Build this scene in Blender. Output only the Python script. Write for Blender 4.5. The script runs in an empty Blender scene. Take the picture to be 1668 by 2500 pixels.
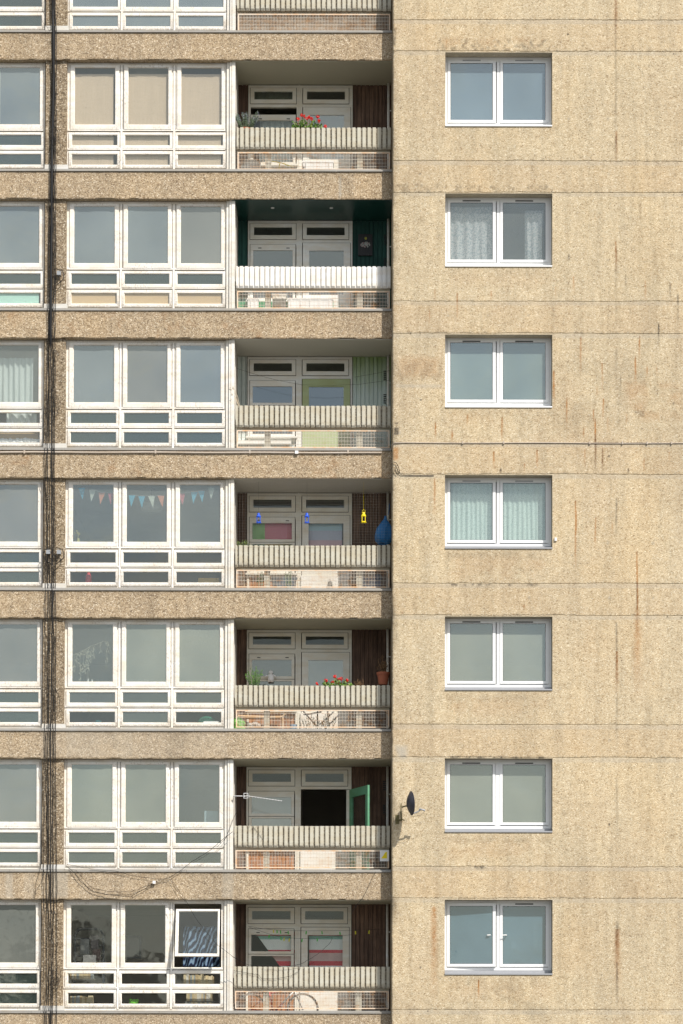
import bpy, math, random
import numpy as np
from mathutils import Vector, Matrix
rng = random.Random(7); nr = np.random.RandomState(3)
D = bpy.data; SC = bpy.context.scene; COL = SC.collection
R = math.radians
# ------------------------------------------------------------ camera
CAM_D, F, PX, PY = 45.6, 5882.0, 834.0, 2417.25
def cam_axes(pitch, roll, yaw):
    p, r, y = R(pitch), R(roll), R(yaw)
    fwd = np.array([math.sin(y)*math.cos(p), math.cos(y)*math.cos(p), math.sin(p)])
    right = np.array([math.cos(y), -math.sin(y), 0.0]); up = np.cross(right, fwd)
    return math.cos(r)*right+math.sin(r)*up, -math.sin(r)*right+math.cos(r)*up, fwd
RT, UP, FW = cam_axes(1.40828, 0.105793, -0.023585)
cd = D.cameras.new('camera'); cam = D.objects.new('camera', cd); COL.objects.link(cam)
cd.sensor_fit = 'HORIZONTAL'; cd.sensor_width = 36.0; cd.lens = 36.0*F/1668.0
cd.shift_x = 0.0; cd.shift_y = (PY-1250.0)/1668.0; cd.clip_end = 2000.0; cd.clip_start = 0.5
m = Matrix.Identity(4)
for i in range(3):
    m[i][0] = RT[i]; m[i][1] = UP[i]; m[i][2] = -FW[i]
m[1][3] = -CAM_D
cam.matrix_world = m
SC.camera = cam
# ------------------------------------------------------------ light
AZ, EL = 36.3, 46.4                       # sun: right of the facade normal, above
W_ = D.worlds.new('World'); SC.world = W_; W_.use_nodes = True
wt = W_.node_tree; wt.nodes.clear()
def wn(t, **k):
    n = wt.nodes.new(t)
    for a, b in k.items(): setattr(n, a, b)
    return n
sky = wn('ShaderNodeTexSky', sky_type='NISHITA', sun_disc=False, sun_elevation=R(EL), sun_rotation=R(180-AZ), air_density=1.0, dust_density=2.0, ozone_density=1.2)
tc = wn('ShaderNodeTexCoord'); mp = wn('ShaderNodeMapping'); mp.inputs['Scale'].default_value = (3.0, 3.0, 5.5)
nz = wn('ShaderNodeTexNoise'); nz.inputs['Scale'].default_value = 2.2; nz.inputs['Detail'].default_value = 5.0; nz.inputs['Roughness'].default_value = 0.5
cr = wn('ShaderNodeValToRGB'); cr.color_ramp.elements[0].position = 0.40; cr.color_ramp.elements[1].position = 0.62
cl = wn('ShaderNodeMixRGB'); cl.inputs['Color2'].default_value = (6.4, 6.5, 6.2, 1)
bg = wn('ShaderNodeBackground'); bg.inputs['Strength'].default_value = 0.12; wo = wn('ShaderNodeOutputWorld')
L = wt.links.new
L(tc.outputs['Generated'], mp.inputs['Vector']); L(mp.outputs[0], nz.inputs['Vector']); L(nz.outputs['Fac'], cr.inputs[0])
mm = wn('ShaderNodeMath', operation='MULTIPLY'); mm.inputs[1].default_value = 0.62
ma = wn('ShaderNodeMath', operation='ADD'); ma.inputs[1].default_value = 0.12
L(cr.outputs[0], mm.inputs[0]); L(mm.outputs[0], ma.inputs[0]); L(ma.outputs[0], cl.inputs['Fac']); L(sky.outputs[0], cl.inputs['Color1']); L(cl.outputs[0], bg.inputs['Color']); L(bg.outputs[0], wo.inputs['Surface'])
sd = D.lights.new('sun', 'SUN'); sd.energy = 4.6; sd.angle = R(0.5); sd.color = (1.0, 0.945, 0.87)
so = D.objects.new('sun', sd); COL.objects.link(so)
SUNV = Vector((math.sin(R(AZ))*math.cos(R(EL)), -math.cos(R(AZ))*math.cos(R(EL)), math.sin(R(EL))))
so.rotation_euler = SUNV.to_track_quat('Z', 'Y').to_euler(); so.location = (20, -30, 40)
SC.view_settings.view_transform = 'Standard'; SC.view_settings.look = 'None'
SC.view_settings.exposure = 0.25; SC.view_settings.gamma = 1.0
SC.cycles.max_bounces = 8; SC.cycles.transparent_max_bounces = 12
# ------------------------------------------------------------ measuring helpers
def W(u, v, Y=0.0):
    dr = RT*(u-PX)/F + UP*(PY-v)/F + FW
    t = (Y+CAM_D)/dr[1]
    return dr[0]*t, dr[2]*t
H = 2.6795
def zb(n): return 18.903 - H*(n-1)
SH = 0.525                                     # spandrel height
def xa(z, Y=0.0): return W(z/2.7034, 1300, Y)[0]          # window bays
def za(z, Y=0.0): return W(350, 1140+z/2.7034, Y)[1] - zb(4)
def xc(z, Y=0.0): return W(550+z/3.4844, 1300, Y)[0]      # loggias
def zc(z, Y=0.0): return W(760, 1140+z/3.4844, Y)[1] - zb(4)
ST = -0.295                                    # gable block face
def zr(n): return 18.925 - 2.6848*(n-1)
def xr(z, Y=ST): return W(940+z/2.1538, 1300, Y)[0]
def zR(z, Y=ST): return W(1200, 1140+z/2.1538, Y)[1] - zr(4)
# ------------------------------------------------------------ mesh helpers
class MB:
    def __init__(s): s.v = []; s.f = []; s.m = []; s.cur = 0
    def face(s, pts):
        i = len(s.v); s.v += [tuple(p) for p in pts]; s.f.append(tuple(range(i, i+len(pts)))); s.m.append(s.cur)
    def box(s, x0, x1, y0, y1, z0, z1):
        i = len(s.v)
        s.v += [(x0,y0,z0),(x1,y0,z0),(x1,y1,z0),(x0,y1,z0),(x0,y0,z1),(x1,y0,z1),(x1,y1,z1),(x0,y1,z1)]
        for q in ((0,3,2,1),(4,5,6,7),(0,1,5,4),(1,2,6,5),(2,3,7,6),(3,0,4,7)):
            s.f.append(tuple(i+a for a in q)); s.m.append(s.cur)
        return s
    def ring(s, x0, x1, z0, z1, w, y0, y1, wb=None):
        wb = wb or w
        s.box(x0, x0+w, y0, y1, z0, z1); s.box(x1-w, x1, y0, y1, z0, z1)
        s.box(x0+w, x1-w, y0+.0015, y1, z0, z0+wb); s.box(x0+w, x1-w, y0+.0015, y1, z1-w, z1)
        return s
    def tube(s, pts, r, n=6, cap=True):
        pts = [Vector(p) for p in pts]; k = len(pts); rr = r if isinstance(r, (list, tuple)) else [r]*k
        base = len(s.v); prev = None
        for a in range(k):
            t = (pts[min(a+1, k-1)]-pts[max(a-1, 0)])
            if t.length < 1e-9: t = Vector((0, 0, 1))
            t.normalize()
            if prev is None:
                ref = Vector((0, 1, 0)) if abs(t.y) < .9 else Vector((1, 0, 0)); u = t.cross(ref).normalized()
            else:
                u = prev-t*prev.dot(t); u = u.normalized() if u.length > 1e-6 else t.orthogonal().normalized()
            prev = u; w = t.cross(u)
            for j in range(n):
                an = 2*math.pi*j/n; s.v.append(tuple(pts[a]+(u*math.cos(an)+w*math.sin(an))*rr[a]))
        for a in range(k-1):
            for j in range(n):
                p = base+a*n+j; q = base+a*n+(j+1) % n
                s.f.append((p, q, q+n, p+n)); s.m.append(s.cur)
        if cap:
            s.f.append(tuple(base+j for j in range(n))[::-1]); s.m.append(s.cur)
            s.f.append(tuple(base+(k-1)*n+j for j in range(n))); s.m.append(s.cur)
        return s
    def lathe(s, cx, cy, prof, n=16, sx=1.0, sy=1.0):
        base = len(s.v); k = len(prof)
        for r, z in prof:
            for j in range(n):
                a = 2*math.pi*j/n; s.v.append((cx+sx*r*math.cos(a), cy+sy*r*math.sin(a), z))
        for a in range(k-1):
            for j in range(n):
                p = base+a*n+j; q = base+a*n+(j+1) % n
                s.f.append((p, q, q+n, p+n)); s.m.append(s.cur)
        s.f.append(tuple(base+j for j in range(n))[::-1]); s.m.append(s.cur)
        s.f.append(tuple(base+(k-1)*n+j for j in range(n))); s.m.append(s.cur)
        return s
    def blob(s, c, r, n=7, k=5, j=.0):
        base = len(s.v)
        for a in range(k+1):
            ph = math.pi*a/k
            for b in range(n):
                th = 2*math.pi*b/n; q = 1+rng.uniform(-j, j)
                s.v.append((c[0]+r[0]*q*math.sin(ph)*math.cos(th), c[1]+r[1]*q*math.sin(ph)*math.sin(th), c[2]+r[2]*q*math.cos(ph)))
        for a in range(k):
            for b in range(n):
                p = base+a*n+b; q = base+a*n+(b+1) % n
                s.f.append((p, p+n, q+n, q)); s.m.append(s.cur)
        return s
    def prism(s, pts, y0, y1):                # outline in x,z given thickness in y
        n = len(pts); i = len(s.v)
        s.v += [(p[0], y0, p[1]) for p in pts]+[(p[0], y1, p[1]) for p in pts]
        s.f.append(tuple(range(i, i+n))); s.m.append(s.cur)
        s.f.append(tuple(range(i+n, i+2*n))[::-1]); s.m.append(s.cur)
        for a in range(n):
            b = (a+1) % n; s.f.append((i+a, i+n+a, i+n+b, i+b)); s.m.append(s.cur)
        return s
    def leaf(s, c, l, w, d=None):
        d = d or Vector((rng.uniform(-1, 1), rng.uniform(-1, 1), rng.uniform(-1, 1)))
        d = Vector(d).normalized(); u = d.cross(Vector((rng.uniform(-1, 1), rng.uniform(-1, 1), rng.uniform(-1, 1))))
        u = u.normalized() if u.length > 1e-4 else d.orthogonal().normalized()
        c = Vector(c); n = d.cross(u)*w*.25
        s.face([c-d*l*.5, c-u*w*.5+n, c+d*l*.5, c+u*w*.5+n]); return s
    def build(s, name, mats, parent=None, smooth=False, base=None, calc=False):
        me = D.meshes.new(name); o = D.objects.new(name, me); COL.objects.link(o)
        off = Vector((0, 0, 0))
        if parent is not None:
            o.parent = parent; q = parent
            while q: off += q.location; q = q.parent
        elif base != 'world':
            a = np.array(s.v); off = Vector(((a[:,0].min()+a[:,0].max())/2, (a[:,1].min()+a[:,1].max())/2, a[:,2].min())); o.location = off
        me.from_pydata([(p[0]-off[0], p[1]-off[1], p[2]-off[2]) for p in s.v], [], s.f)
        mats = mats if isinstance(mats, (list, tuple)) else [mats]
        for mt in mats: me.materials.append(mt)
        if len(mats) > 1: me.polygons.foreach_set('material_index', s.m)
        if smooth: me.polygons.foreach_set('use_smooth', [True]*len(s.f))
        me.update()
        return o
def tag(o, label=None, cat=None, group=None, kind=None):
    if label: o['label'] = label
    if cat: o['category'] = cat
    if group: o['group'] = group
    if kind: o['kind'] = kind
    return o
def empty(name, loc, label=None, cat=None, group=None):
    o = D.objects.new(name, None); COL.objects.link(o); o.location = loc; o.empty_display_size = .1
    return tag(o, label, cat, group)
# ------------------------------------------------------------ material helpers
class G:
    def __init__(s, name):
        s.mat = D.materials.new(name); s.mat.use_nodes = True; s.t = s.mat.node_tree; s.t.nodes.clear()
        s.out = s.t.nodes.new('ShaderNodeOutputMaterial')
        s.P = s.t.nodes.new('ShaderNodeTexCoord').outputs['Object']
    def n(s, ty, ins=None, **pr):
        x = s.t.nodes.new('ShaderNode'+ty)
        for a, b in pr.items(): setattr(x, a, b)
        for a, b in (ins or {}).items():
            if isinstance(b, bpy.types.NodeSocket): s.t.links.new(b, x.inputs[a])
            else: x.inputs[a].default_value = b
        return x
    def map(s, scale, loc=(0, 0, 0)): return s.n('Mapping', {'Vector': s.P, 'Scale': scale, 'Location': loc}).outputs[0]
    def noise(s, sc, det=4, ro=.55, vec=None): return s.n('TexNoise', {'Vector': vec or s.P, 'Scale': sc, 'Detail': det, 'Roughness': ro}).outputs['Fac']
    def ramp(s, fac, stops, interp='LINEAR'):
        r = s.n('ValToRGB', {'Fac': fac}); e = r.color_ramp; e.interpolation = interp
        while len(e.elements) < len(stops): e.elements.new(.5)
        for el, (p, c) in zip(e.elements, stops):
            el.position = p; el.color = (c, c, c, 1) if isinstance(c, (int, float)) else (*c, 1)
        return r.outputs[0]
    def mix(s, fac, a, b, bt='MIX'):
        x = s.n('MixRGB', {'Fac': fac, 'Color1': a if isinstance(a, bpy.types.NodeSocket) else (*a, 1), 'Color2': b if isinstance(b, bpy.types.NodeSocket) else (*b, 1)}, blend_type=bt)
        return x.outputs[0]
    def math(s, op, a, b=0.0, c=True):
        x = s.n('Math', {0: a, 1: b}, operation=op); x.use_clamp = c; return x.outputs[0]
    def pbr(s, col, rough=.8, bump=None, bs=.5, bd=.01, metal=0.0, spec=.3):
        ins = {'Base Color': col if isinstance(col, bpy.types.NodeSocket) else (*col, 1), 'Roughness': rough, 'Metallic': metal, 'Specular IOR Level': spec}
        if bump is not None: ins['Normal'] = s.n('Bump', {'Height': bump, 'Strength': bs, 'Distance': bd}).outputs[0]
        b = s.n('BsdfPrincipled', ins); s.t.links.new(b.outputs[0], s.out.inputs['Surface']); return s.mat
def simple(name, col, rough=.7, var=.2, sc=14, metal=0.0, spec=.3):
    g = G(name); f = g.noise(sc, 4)
    c = g.mix(f, tuple(max(0, a*(1-var)) for a in col), tuple(min(1, a*(1+var)) for a in col))
    return g.pbr(c, rough, metal=metal, spec=spec)
def aggregate(name, stops, tint=(1, 1, 1), fine=62.0, rust=(.30, .13, .035), con=1.0):
    def K(v): return tuple(1+(q-1)*con for q in v) if isinstance(v, tuple) else 1+(v-1)*con
    g = G(name)
    wv = g.n('TexVoronoi', {'Vector': g.P, 'Scale': fine, 'Randomness': 1.0})
    bw = g.n('SeparateColor', {'Color': wv.outputs['Color']}).outputs
    base = g.ramp(bw[0], stops)
    wv2 = g.n('TexVoronoi', {'Vector': g.P, 'Scale': fine*.42, 'Randomness': 1.0})
    b2 = g.n('SeparateColor', {'Color': wv2.outputs['Color']}).outputs
    dots = g.ramp(b2[1], [(0.0, K(.45)), (.06, K(.60)), (.10, 1.0), (.90, 1.0), (.97, K(1.3))])
    ins = g.ramp(wv2.outputs['Distance'], [(.35, 1.0), (.55, 0.0)])
    base = g.mix(ins, base, g.mix(1.0, base, dots, 'MULTIPLY'))
    gl = g.noise(7.0, 6, .65); base = g.mix(1.0, base, g.ramp(gl, [(.3, K(.80)), (.5, 1.0), (.7, K(1.14))]), 'MULTIPLY')
    lg = g.noise(1.0, 5, .6, g.map((1.0, 1.0, .45))); base = g.mix(1.0, base, g.ramp(lg, [(.32, (.91, .905, .91)), (.5, (1, 1, 1)), (.68, (1.05, 1.02, .97))]), 'MULTIPLY')
    sk = g.noise(5.0, 4, .6, g.map((1.6, 1.6, .12))); base = g.mix(1.0, base, g.ramp(sk, [(.36, K(.86)), (.5, 1.0), (.66, K(1.06))]), 'MULTIPLY')
    base = g.mix(1.0, base, tint, 'MULTIPLY')
    at = g.n('Attribute', attribute_name='stain').outputs['Color']; sp = g.n('SeparateColor', {'Color': at}).outputs
    br = g.noise(24, 4, .7)
    rf = g.math('MULTIPLY', sp[0], g.ramp(br, [(.3, .55), (.6, 1.0)])); base = g.mix(rf, base, rust)
    gf = g.math('MULTIPLY', sp[2], g.ramp(br, [(.3, .7), (.6, 1.0)])); base = g.mix(gf, base, (.42, .385, .32))
    df = g.math('MULTIPLY', sp[1], g.ramp(br, [(.3, .6), (.6, 1.0)])); base = g.mix(df, base, (.035, .03, .026))
    h = g.math('ADD', g.math('MULTIPLY', wv.outputs['Distance'], -0.8, False), g.math('MULTIPLY', gl, .6, False), False)
    return g.pbr(base, .92, h, .40+.35*con, .010, spec=.15)
A_WALL = aggregate('pebble_dash_wall', [(0, (.30, .22, .145)), (.06, (.43, .335, .22)), (.18, (.50, .405, .285)), (.5, (.545, .455, .33)), (.82, (.585, .495, .365)), (.95, (.66, .58, .45)), (1, (.74, .67, .55))], tint=(.955, .95, .89), con=.6, rust=(.34, .14, .03))
A_SPAN = aggregate('pebble_dash_band', [(0, (.16, .115, .075)), (.10, (.25, .185, .12)), (.30, (.34, .26, .17)), (.55, (.39, .305, .205)), (.80, (.44, .35, .245)), (.94, (.56, .47, .35)), (1, (.68, .60, .48))], fine=66.0, con=.6, tint=(1.03, 1.03, 1.02))
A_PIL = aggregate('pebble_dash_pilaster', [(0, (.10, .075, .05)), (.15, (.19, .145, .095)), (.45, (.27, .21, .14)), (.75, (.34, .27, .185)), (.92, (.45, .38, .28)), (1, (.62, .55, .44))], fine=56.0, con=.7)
def paint(name, col=(.80, .78, .72), peel=.5, rough=.55, under=(.33, .24, .17)):
    g = G(name)
    a = g.noise(3.0, 5, .6, g.map((1, 1, 3.0))); b = g.noise(38, 5, .75, g.map((1, 1, .5)))
    c = g.mix(g.ramp(a, [(.35, 0.0), (.7, .8)]), col, tuple(x*y for x, y in zip(col, (.88, .80, .68))))
    k = g.math('MULTIPLY', g.ramp(b, [(.57-.06*peel, 0.0), (.64, 1.0)]), g.ramp(g.noise(2.2, 3), [(.40, 0.0), (.58, peel)]))
    c = g.mix(k, c, g.mix(g.noise(60, 2), under, (.48, .44, .38)))
    at = g.n('Attribute', attribute_name='stain').outputs['Color']; sp = g.n('SeparateColor', {'Color': at}).outputs
    c = g.mix(g.math('MULTIPLY', sp[1], g.ramp(g.noise(30, 5, .7), [(.38, .25), (.58, 1.0)])), c, (.14, .11, .08))
    return g.pbr(c, rough, b, .15, .003, spec=.35)
P_WHITE = paint('weathered_white_paint', (.84, .825, .785), .8)
P_FIN = paint('chalky_white_paint', (.80, .79, .75), .35)
P_SHELT = paint('cream_loggia_paint', (.74, .73, .66), .15)
P_SHELT2 = paint('white_loggia_paint', (.80, .81, .79), .15)
P_GREEN = paint('sage_green_paint', (.42, .50, .28), .15)
P_DOOR6 = paint('mint_green_paint', (.12, .33, .20), .1)
P_PANEL = paint('white_board_paint', (.80, .78, .73), .15)
M_SILL = paint('grey_weathered_sill', (.34, .335, .32), .8, .7, (.2, .17, .14))
M_FLASH = paint('pale_flashing', (.62, .62, .60), .3)
P_RAIL = paint('cream_parapet_paint', (.53, .515, .435), .8, .75, (.35, .30, .22))
P_RAILW = paint('bright_white_parapet_paint', (.80, .80, .785), .3, .6, (.5, .48, .42))
M_PVC = simple('white_plastic_frame', (.80, .81, .81), .35, .03, 3, spec=.5)
M_VENT = simple('dark_vent', (.03, .03, .03), .6)
M_GREY = simple('grey_metal', (.33, .34, .36), .5, .1)
M_GAP = simple('dirty_shaded_gap', (.06, .048, .035), .9, .4, 20)  # dark strips: dirt and gap shade painted between sash and frame
M_SEAL = simple('black_seal', (.02, .02, .02), .6)
def rusty(name, a=(.66, .61, .53), b=(.42, .25, .13), lo=.46, hi=.66):
    g = G(name); f = g.ramp(g.noise(9, 5, .7), [(lo, 0.0), (hi, 1.0)]); f2 = g.noise(70, 3)
    return g.pbr(g.mix(f, g.mix(f2, a, tuple(x*.8 for x in a)), g.mix(f2, b, tuple(x*1.4 for x in b))), .8)
M_MESH = rusty('rusting_white_steel'); M_MESH2 = rusty('white_steel', lo=.55, hi=.75)
M_MESHF = rusty('orange_rusted_frame', (.74, .66, .55), (.58, .36, .20), .38, .68)
def boards(name, a, b, lower=None, z0=0.0):
    g = G(name); f = g.noise(3, 5, .65, g.map((7, 7, .5))); f2 = g.noise(1.1, 4, .6)
    c = g.mix(g.ramp(f, [(.32, 0.0), (.68, 1.0)]), a, b); c = g.mix(g.ramp(f2, [(.42, 0.0), (.62, .55)]), c, tuple(x*.55 for x in a))
    return g.pbr(c, .7, f, .3, .004)
C_BROWN = boards('brown_stained_boards', (.075, .043, .030), (.25, .155, .105))
C_DGREEN = boards('dark_green_boards', (.012, .060, .052), (.030, .10, .085))
C_WHITE = boards('pale_green_white_boards', (.58, .66, .62), (.74, .79, .76))
def greenwhite():
    g = G('green_fading_to_white_boards'); z = g.n('SeparateXYZ', {'Vector': g.P}).outputs[2]
    f = g.n('MapRange', {'Value': g.math('ADD', z, g.math('MULTIPLY', g.noise(2.0, 4, .6, g.map((5, 5, .6))), .9, False), False), 'From Min': 16.15, 'From Max': 16.85}).outputs[0]
    return g.pbr(g.mix(f, (.60, .70, .66), (.27, .38, .16)), .7)
C_GRW = greenwhite()
S_CREAM = simple('cream_soffit', (.40, .38, .29), .8, .06, 1.0)
S_GREEN = simple('dark_green_gloss_soffit', (.008, .040, .034), .3, .1, 2, spec=.5)
S_LIGHT = simple('pale_soffit', (.52, .50, .44), .8, .06, 1.0)
M_SLAB = simple('painted_slab', (.52, .49, .43), .9, .15, 2)
M_ROOM = simple('room_plaster', (.50, .47, .42), .9, .05, 2)
M_CABLE = simple('black_cable', (.012, .012, .013), .55, .3)
M_WIRE = simple('thin_dark_wire', (.03, .025, .02), .6, .3)
def glass(name, refl, haze, hcol, tint=(.8, .84, .82), wob=.02):
    g = G(name)
    tr = g.n('BsdfTransparent', {'Color': (*tint, 1)}).outputs[0]
    hz = g.ramp(g.noise(.8, 3, .5), [(.3, 0.0), (.7, 1.0)]); hc = g.mix(hz, tuple(x*.80 for x in hcol), tuple(x*y for x, y in zip(hcol, (1.28, 1.22, 1.16))))
    df = g.n('BsdfDiffuse', {'Color': hc}).outputs[0]
    nb = g.n('Bump', {'Height': g.noise(1.6, 2, .5), 'Strength': wob, 'Distance': .2}).outputs[0]
    gl = g.n('BsdfGlossy', {'Color': (.95, 1, .94, 1), 'Roughness': .02, 'Normal': nb}).outputs[0]
    sp = g.math('MULTIPLY', g.ramp(g.noise(34, 4, .8), [(.60, 0.0), (.72, 1.0)]), .16); hf = g.math('ADD', sp, haze)
    m1 = g.n('MixShader', {'Fac': hf, 1: tr, 2: df}).outputs[0]
    lw = g.math('MULTIPLY', g.math('POWER', g.n('LayerWeight', {'Blend': .5}).outputs['Facing'], 4.0), .45)
    fr = g.n('Math', {0: lw, 1: refl}, operation='ADD'); fr.use_clamp = True
    m2 = g.n('MixShader', {'Fac': fr.outputs[0], 1: m1, 2: gl}).outputs[0]
    g.t.links.new(m2, g.out.inputs['Surface']); return g.mat
G_BLUE = glass('blue_grey_glass', .18, .55, (.20, .245, .265))
G_GREY = glass('grey_glass', .18, .55, (.21, .225, .215))
G_GREEN = glass('green_grey_glass', .17, .6, (.23, .26, .225))
G_CLEAR = glass('clear_window_glass', .07, .04, (.30, .31, .30), (.97, .98, .975))
G_DARK = glass('clean_dark_glass', .055, .035, (.25, .25, .24), (.96, .97, .96))
G_SMALL = glass('low_pane_glass', .12, .16, (.12, .17, .165), (.85, .88, .87))
G_SMALL2 = glass('low_pane_green_glass', .13, .24, (.16, .185, .16), (.85, .88, .87))
G_BACK = glass('loggia_glass', .04, .04, (.20, .22, .22), (.90, .92, .91))
# ------------------------------------------------------------ the setting: ground
g = G('worn_asphalt'); GR = g.pbr(g.mix(g.noise(1.2, 6), (.10, .10, .095), (.16, .155, .145)), .95)
gm = MB(); gm.face([(-400, -600, -2.9), (400, -600, -2.9), (400, 200, -2.9), (-400, 200, -2.9)])
tag(gm.build('ground', GR, base='world'), kind='structure')
# ------------------------------------------------------------ the tower
TOWER = empty('tower_block', (0, 0, -2.9), 'concrete council tower block with pebbled bands, white windows and stacked loggias', 'building')
XG = W(957.5, 1300, ST)[0]                      # edge of the gable block
XFIN0, XFIN1 = xa(1487, .1), xa(1545, .07)
XP0, XP1 = xa(288, .06), xa(428, .06)
LX0 = XP0-5.4
def put_attr(o, arr):
    a = o.data.color_attributes.new('stain', 'FLOAT_COLOR', 'POINT')
    q = np.ones((len(arr), 4), dtype=np.float32); q[:, :3] = arr; a.data.foreach_set('color', q.ravel())
def vnoise(x, sc, seed):
    r = np.random.RandomState(seed).rand(4096); t = np.asarray(x)*sc+1000.0; i = np.floor(t).astype(int); f = t-i; f = f*f*(3-2*f)
    return r[i % 4096]*(1-f)+r[(i+1) % 4096]*f
def vnoise2(x, z, sc, seed):
    r = np.random.RandomState(seed).rand(256, 256); a = x*sc+1000; b = z*sc+1000; i = np.floor(a).astype(int); j = np.floor(b).astype(int)
    f = a-i; h = b-j; f = f*f*(3-2*f); h = h*h*(3-2*h)
    return (r[i % 256, j % 256]*(1-f)+r[(i+1) % 256, j % 256]*f)*(1-h)+(r[i % 256, (j+1) % 256]*(1-f)+r[(i+1) % 256, (j+1) % 256]*f)*h
def fb2(x, z, sc, seed): return (vnoise2(x, z, sc, seed)*.5+vnoise2(x, z, sc*2.1, seed+1)*.3+vnoise2(x, z, sc*4.3, seed+2)*.2)
def band(n):
    z0, z1 = zb(n), zb(n)+SH
    xs = np.concatenate([np.arange(LX0, xa(0)-.05, .3), np.arange(xa(0)-.05, XG+.02, .022)])
    zs = np.linspace(z0, z1, 25)
    X, Z = np.meshgrid(xs, zs, indexing='ij')
    Yv = (fb2(X, Z, 14, 10+n)-.5)*.010
    e = np.clip(vnoise(xs, 6, 20+n)*1.5-.95, 0, 1)*.05+vnoise(xs, 40, 40+n)*.006       # chipped lower arris
    Z[:, 0] = z0+e*.5; Yv[:, 0] += .004+e*.8
    Z[:, -1] = z1; Yv[:, -1] += .004
    nx, nz_ = X.shape
    Yb = np.full(X.shape[0], .15)
    V = np.stack([X.ravel(), Yv.ravel(), Z.ravel()], 1)
    st = np.zeros((len(V), 3))
    hz = (Z-z0)/SH
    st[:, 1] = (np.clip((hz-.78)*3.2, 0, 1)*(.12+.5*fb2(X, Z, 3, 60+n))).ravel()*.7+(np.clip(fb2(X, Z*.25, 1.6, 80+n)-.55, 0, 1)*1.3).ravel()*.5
    pale = np.zeros_like(X)
    def ps(u0, u1, a, f0=0, f1=1):
        xx0, xx1 = W(u0, 1300)[0], W(u1, 1300)[0]; sft = .03+.02*fb2(X, Z, 8, 5)
        q = np.clip((X-xx0)/sft, 0, 1)*np.clip((xx1-X)/sft, 0, 1)*np.clip((hz-f0)*8, 0, 1)*np.clip((f1-hz)*8+.5, 0, 1)
        pale[...] = np.maximum(pale, q*a*(.6+.6*fb2(X, Z, 10, 9)))
    if n == 2: ps(824, 834, .95, 0, .8)
    if n == 6: ps(160, 330, .35); ps(100, 560, .18)
    if n == 7: ps(15, 38, .5); ps(128, 172, .55); ps(543, 575, .5); ps(60, 90, .3)
    if n in (6, 7, 8): pale += .16*fb2(X, Z, 2, 11)
    st[:, 2] = pale.ravel()
    if n in (3, 4): st[:, 0] = (np.clip(fb2(X, Z, 5, 90+n)-.62, 0, 1)*1.2).ravel()
    idx = np.arange(nx*nz_).reshape(nx, nz_)
    Fc = [tuple(q) for q in np.stack([idx[:-1, :-1], idx[1:, :-1], idx[1:, 1:], idx[:-1, 1:]], -1).reshape(-1, 4).tolist()]
    b0 = len(V); Vb = np.stack([xs, Yb, np.full(nx, z0+.002)], 1); Vt = np.stack([xs, Yb, np.full(nx, z1)], 1)
    V2 = np.concatenate([V, Vb, Vt]); st2 = np.concatenate([st, np.zeros((2*nx, 3))])
    for i in range(nx-1):
        Fc.append((idx[i, 0], b0+i, b0+i+1, idx[i+1, 0])); Fc.append((idx[i, -1], idx[i+1, -1], b0+nx+i+1, b0+nx+i))
    me = D.meshes.new('spandrel'); o = D.objects.new('spandrel', me); COL.objects.link(o); o.parent = TOWER
    V2[:, 2] += 2.9; me.from_pydata(V2.tolist(), [], [tuple(int(a) for a in q) for q in Fc]); me.materials.append(A_SPAN); put_attr(o, st2); me.update()
for n in range(0, 9): band(n)
# floor slabs, sills, interior walls
for n in range(0, 9):
    MB().box(LX0, 10.2, .152, 5.6, zb(n)+.006, zb(n)+.20).build('floor_slab', M_SLAB, TOWER)
for n in range(1, 9):
    z = zb(n)+SH
    mb = MB(); x = LX0
    while x < XG-.03:
        x2 = min(x+rng.uniform(2.2, 3.0), XG-.005)
        if x < XP0 < x2: x2 = XP0
        mb.box(x, x2-.004, -.022+rng.uniform(-.002, .002), .20, z+.003, z+.030+rng.uniform(0, .003)); mb.box(x, x2-.004, .012, .20, z+.034, z+.056); x = x2
    mb.build('sill', M_SILL, TOWER)
mb = MB(); mb.box(LX0-.1, 10.2, 5.6, 5.8, -2.9, 22)
for x in (LX0-.1, XP0+.15, XFIN0+.04, XG+.08, 9.9): mb.box(x, x+.14, 1.3 if abs(x-XG) < .2 else .35, 5.6, -2.9, 22)
mb.build('interior_wall', M_ROOM, TOWER)
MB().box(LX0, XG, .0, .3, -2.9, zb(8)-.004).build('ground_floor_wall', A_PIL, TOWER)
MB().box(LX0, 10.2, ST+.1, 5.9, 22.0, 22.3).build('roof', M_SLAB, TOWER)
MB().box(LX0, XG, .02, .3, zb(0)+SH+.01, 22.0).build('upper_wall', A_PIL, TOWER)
for n in range(0, 8):     # pilaster
    z0, z1 = zb(n+1)+SH+.057, zb(n)-.002
    nz_ = 90; mbp = MB()
    xs = np.linspace(XP0, XP1, 18); zs = np.linspace(z0+.085, z1, nz_)
    X, Z = np.meshgrid(xs, zs, indexing='ij'); Yv = .06+(fb2(X, Z, 22, 300+n)-.5)*.016
    V = np.stack([X.ravel(), Yv.ravel(), Z.ravel()], 1); idx = np.arange(len(V)).reshape(X.shape)
    Fc = np.stack([idx[:-1, :-1], idx[1:, :-1], idx[1:, 1:], idx[:-1, 1:]], -1).reshape(-1, 4).tolist()
    mbp.v = [tuple(q) for q in V]; mbp.f = [tuple(q) for q in Fc]; mbp.m = [0]*len(Fc)
    mbp.box(XP0, XP1, .069, .34, z0+.085, z1)
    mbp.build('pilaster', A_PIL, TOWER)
    MB().box(XP0-.01, XP1+.03, .022, .25, z0, z0+.084).build('flashing', M_FLASH, TOWER)
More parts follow.
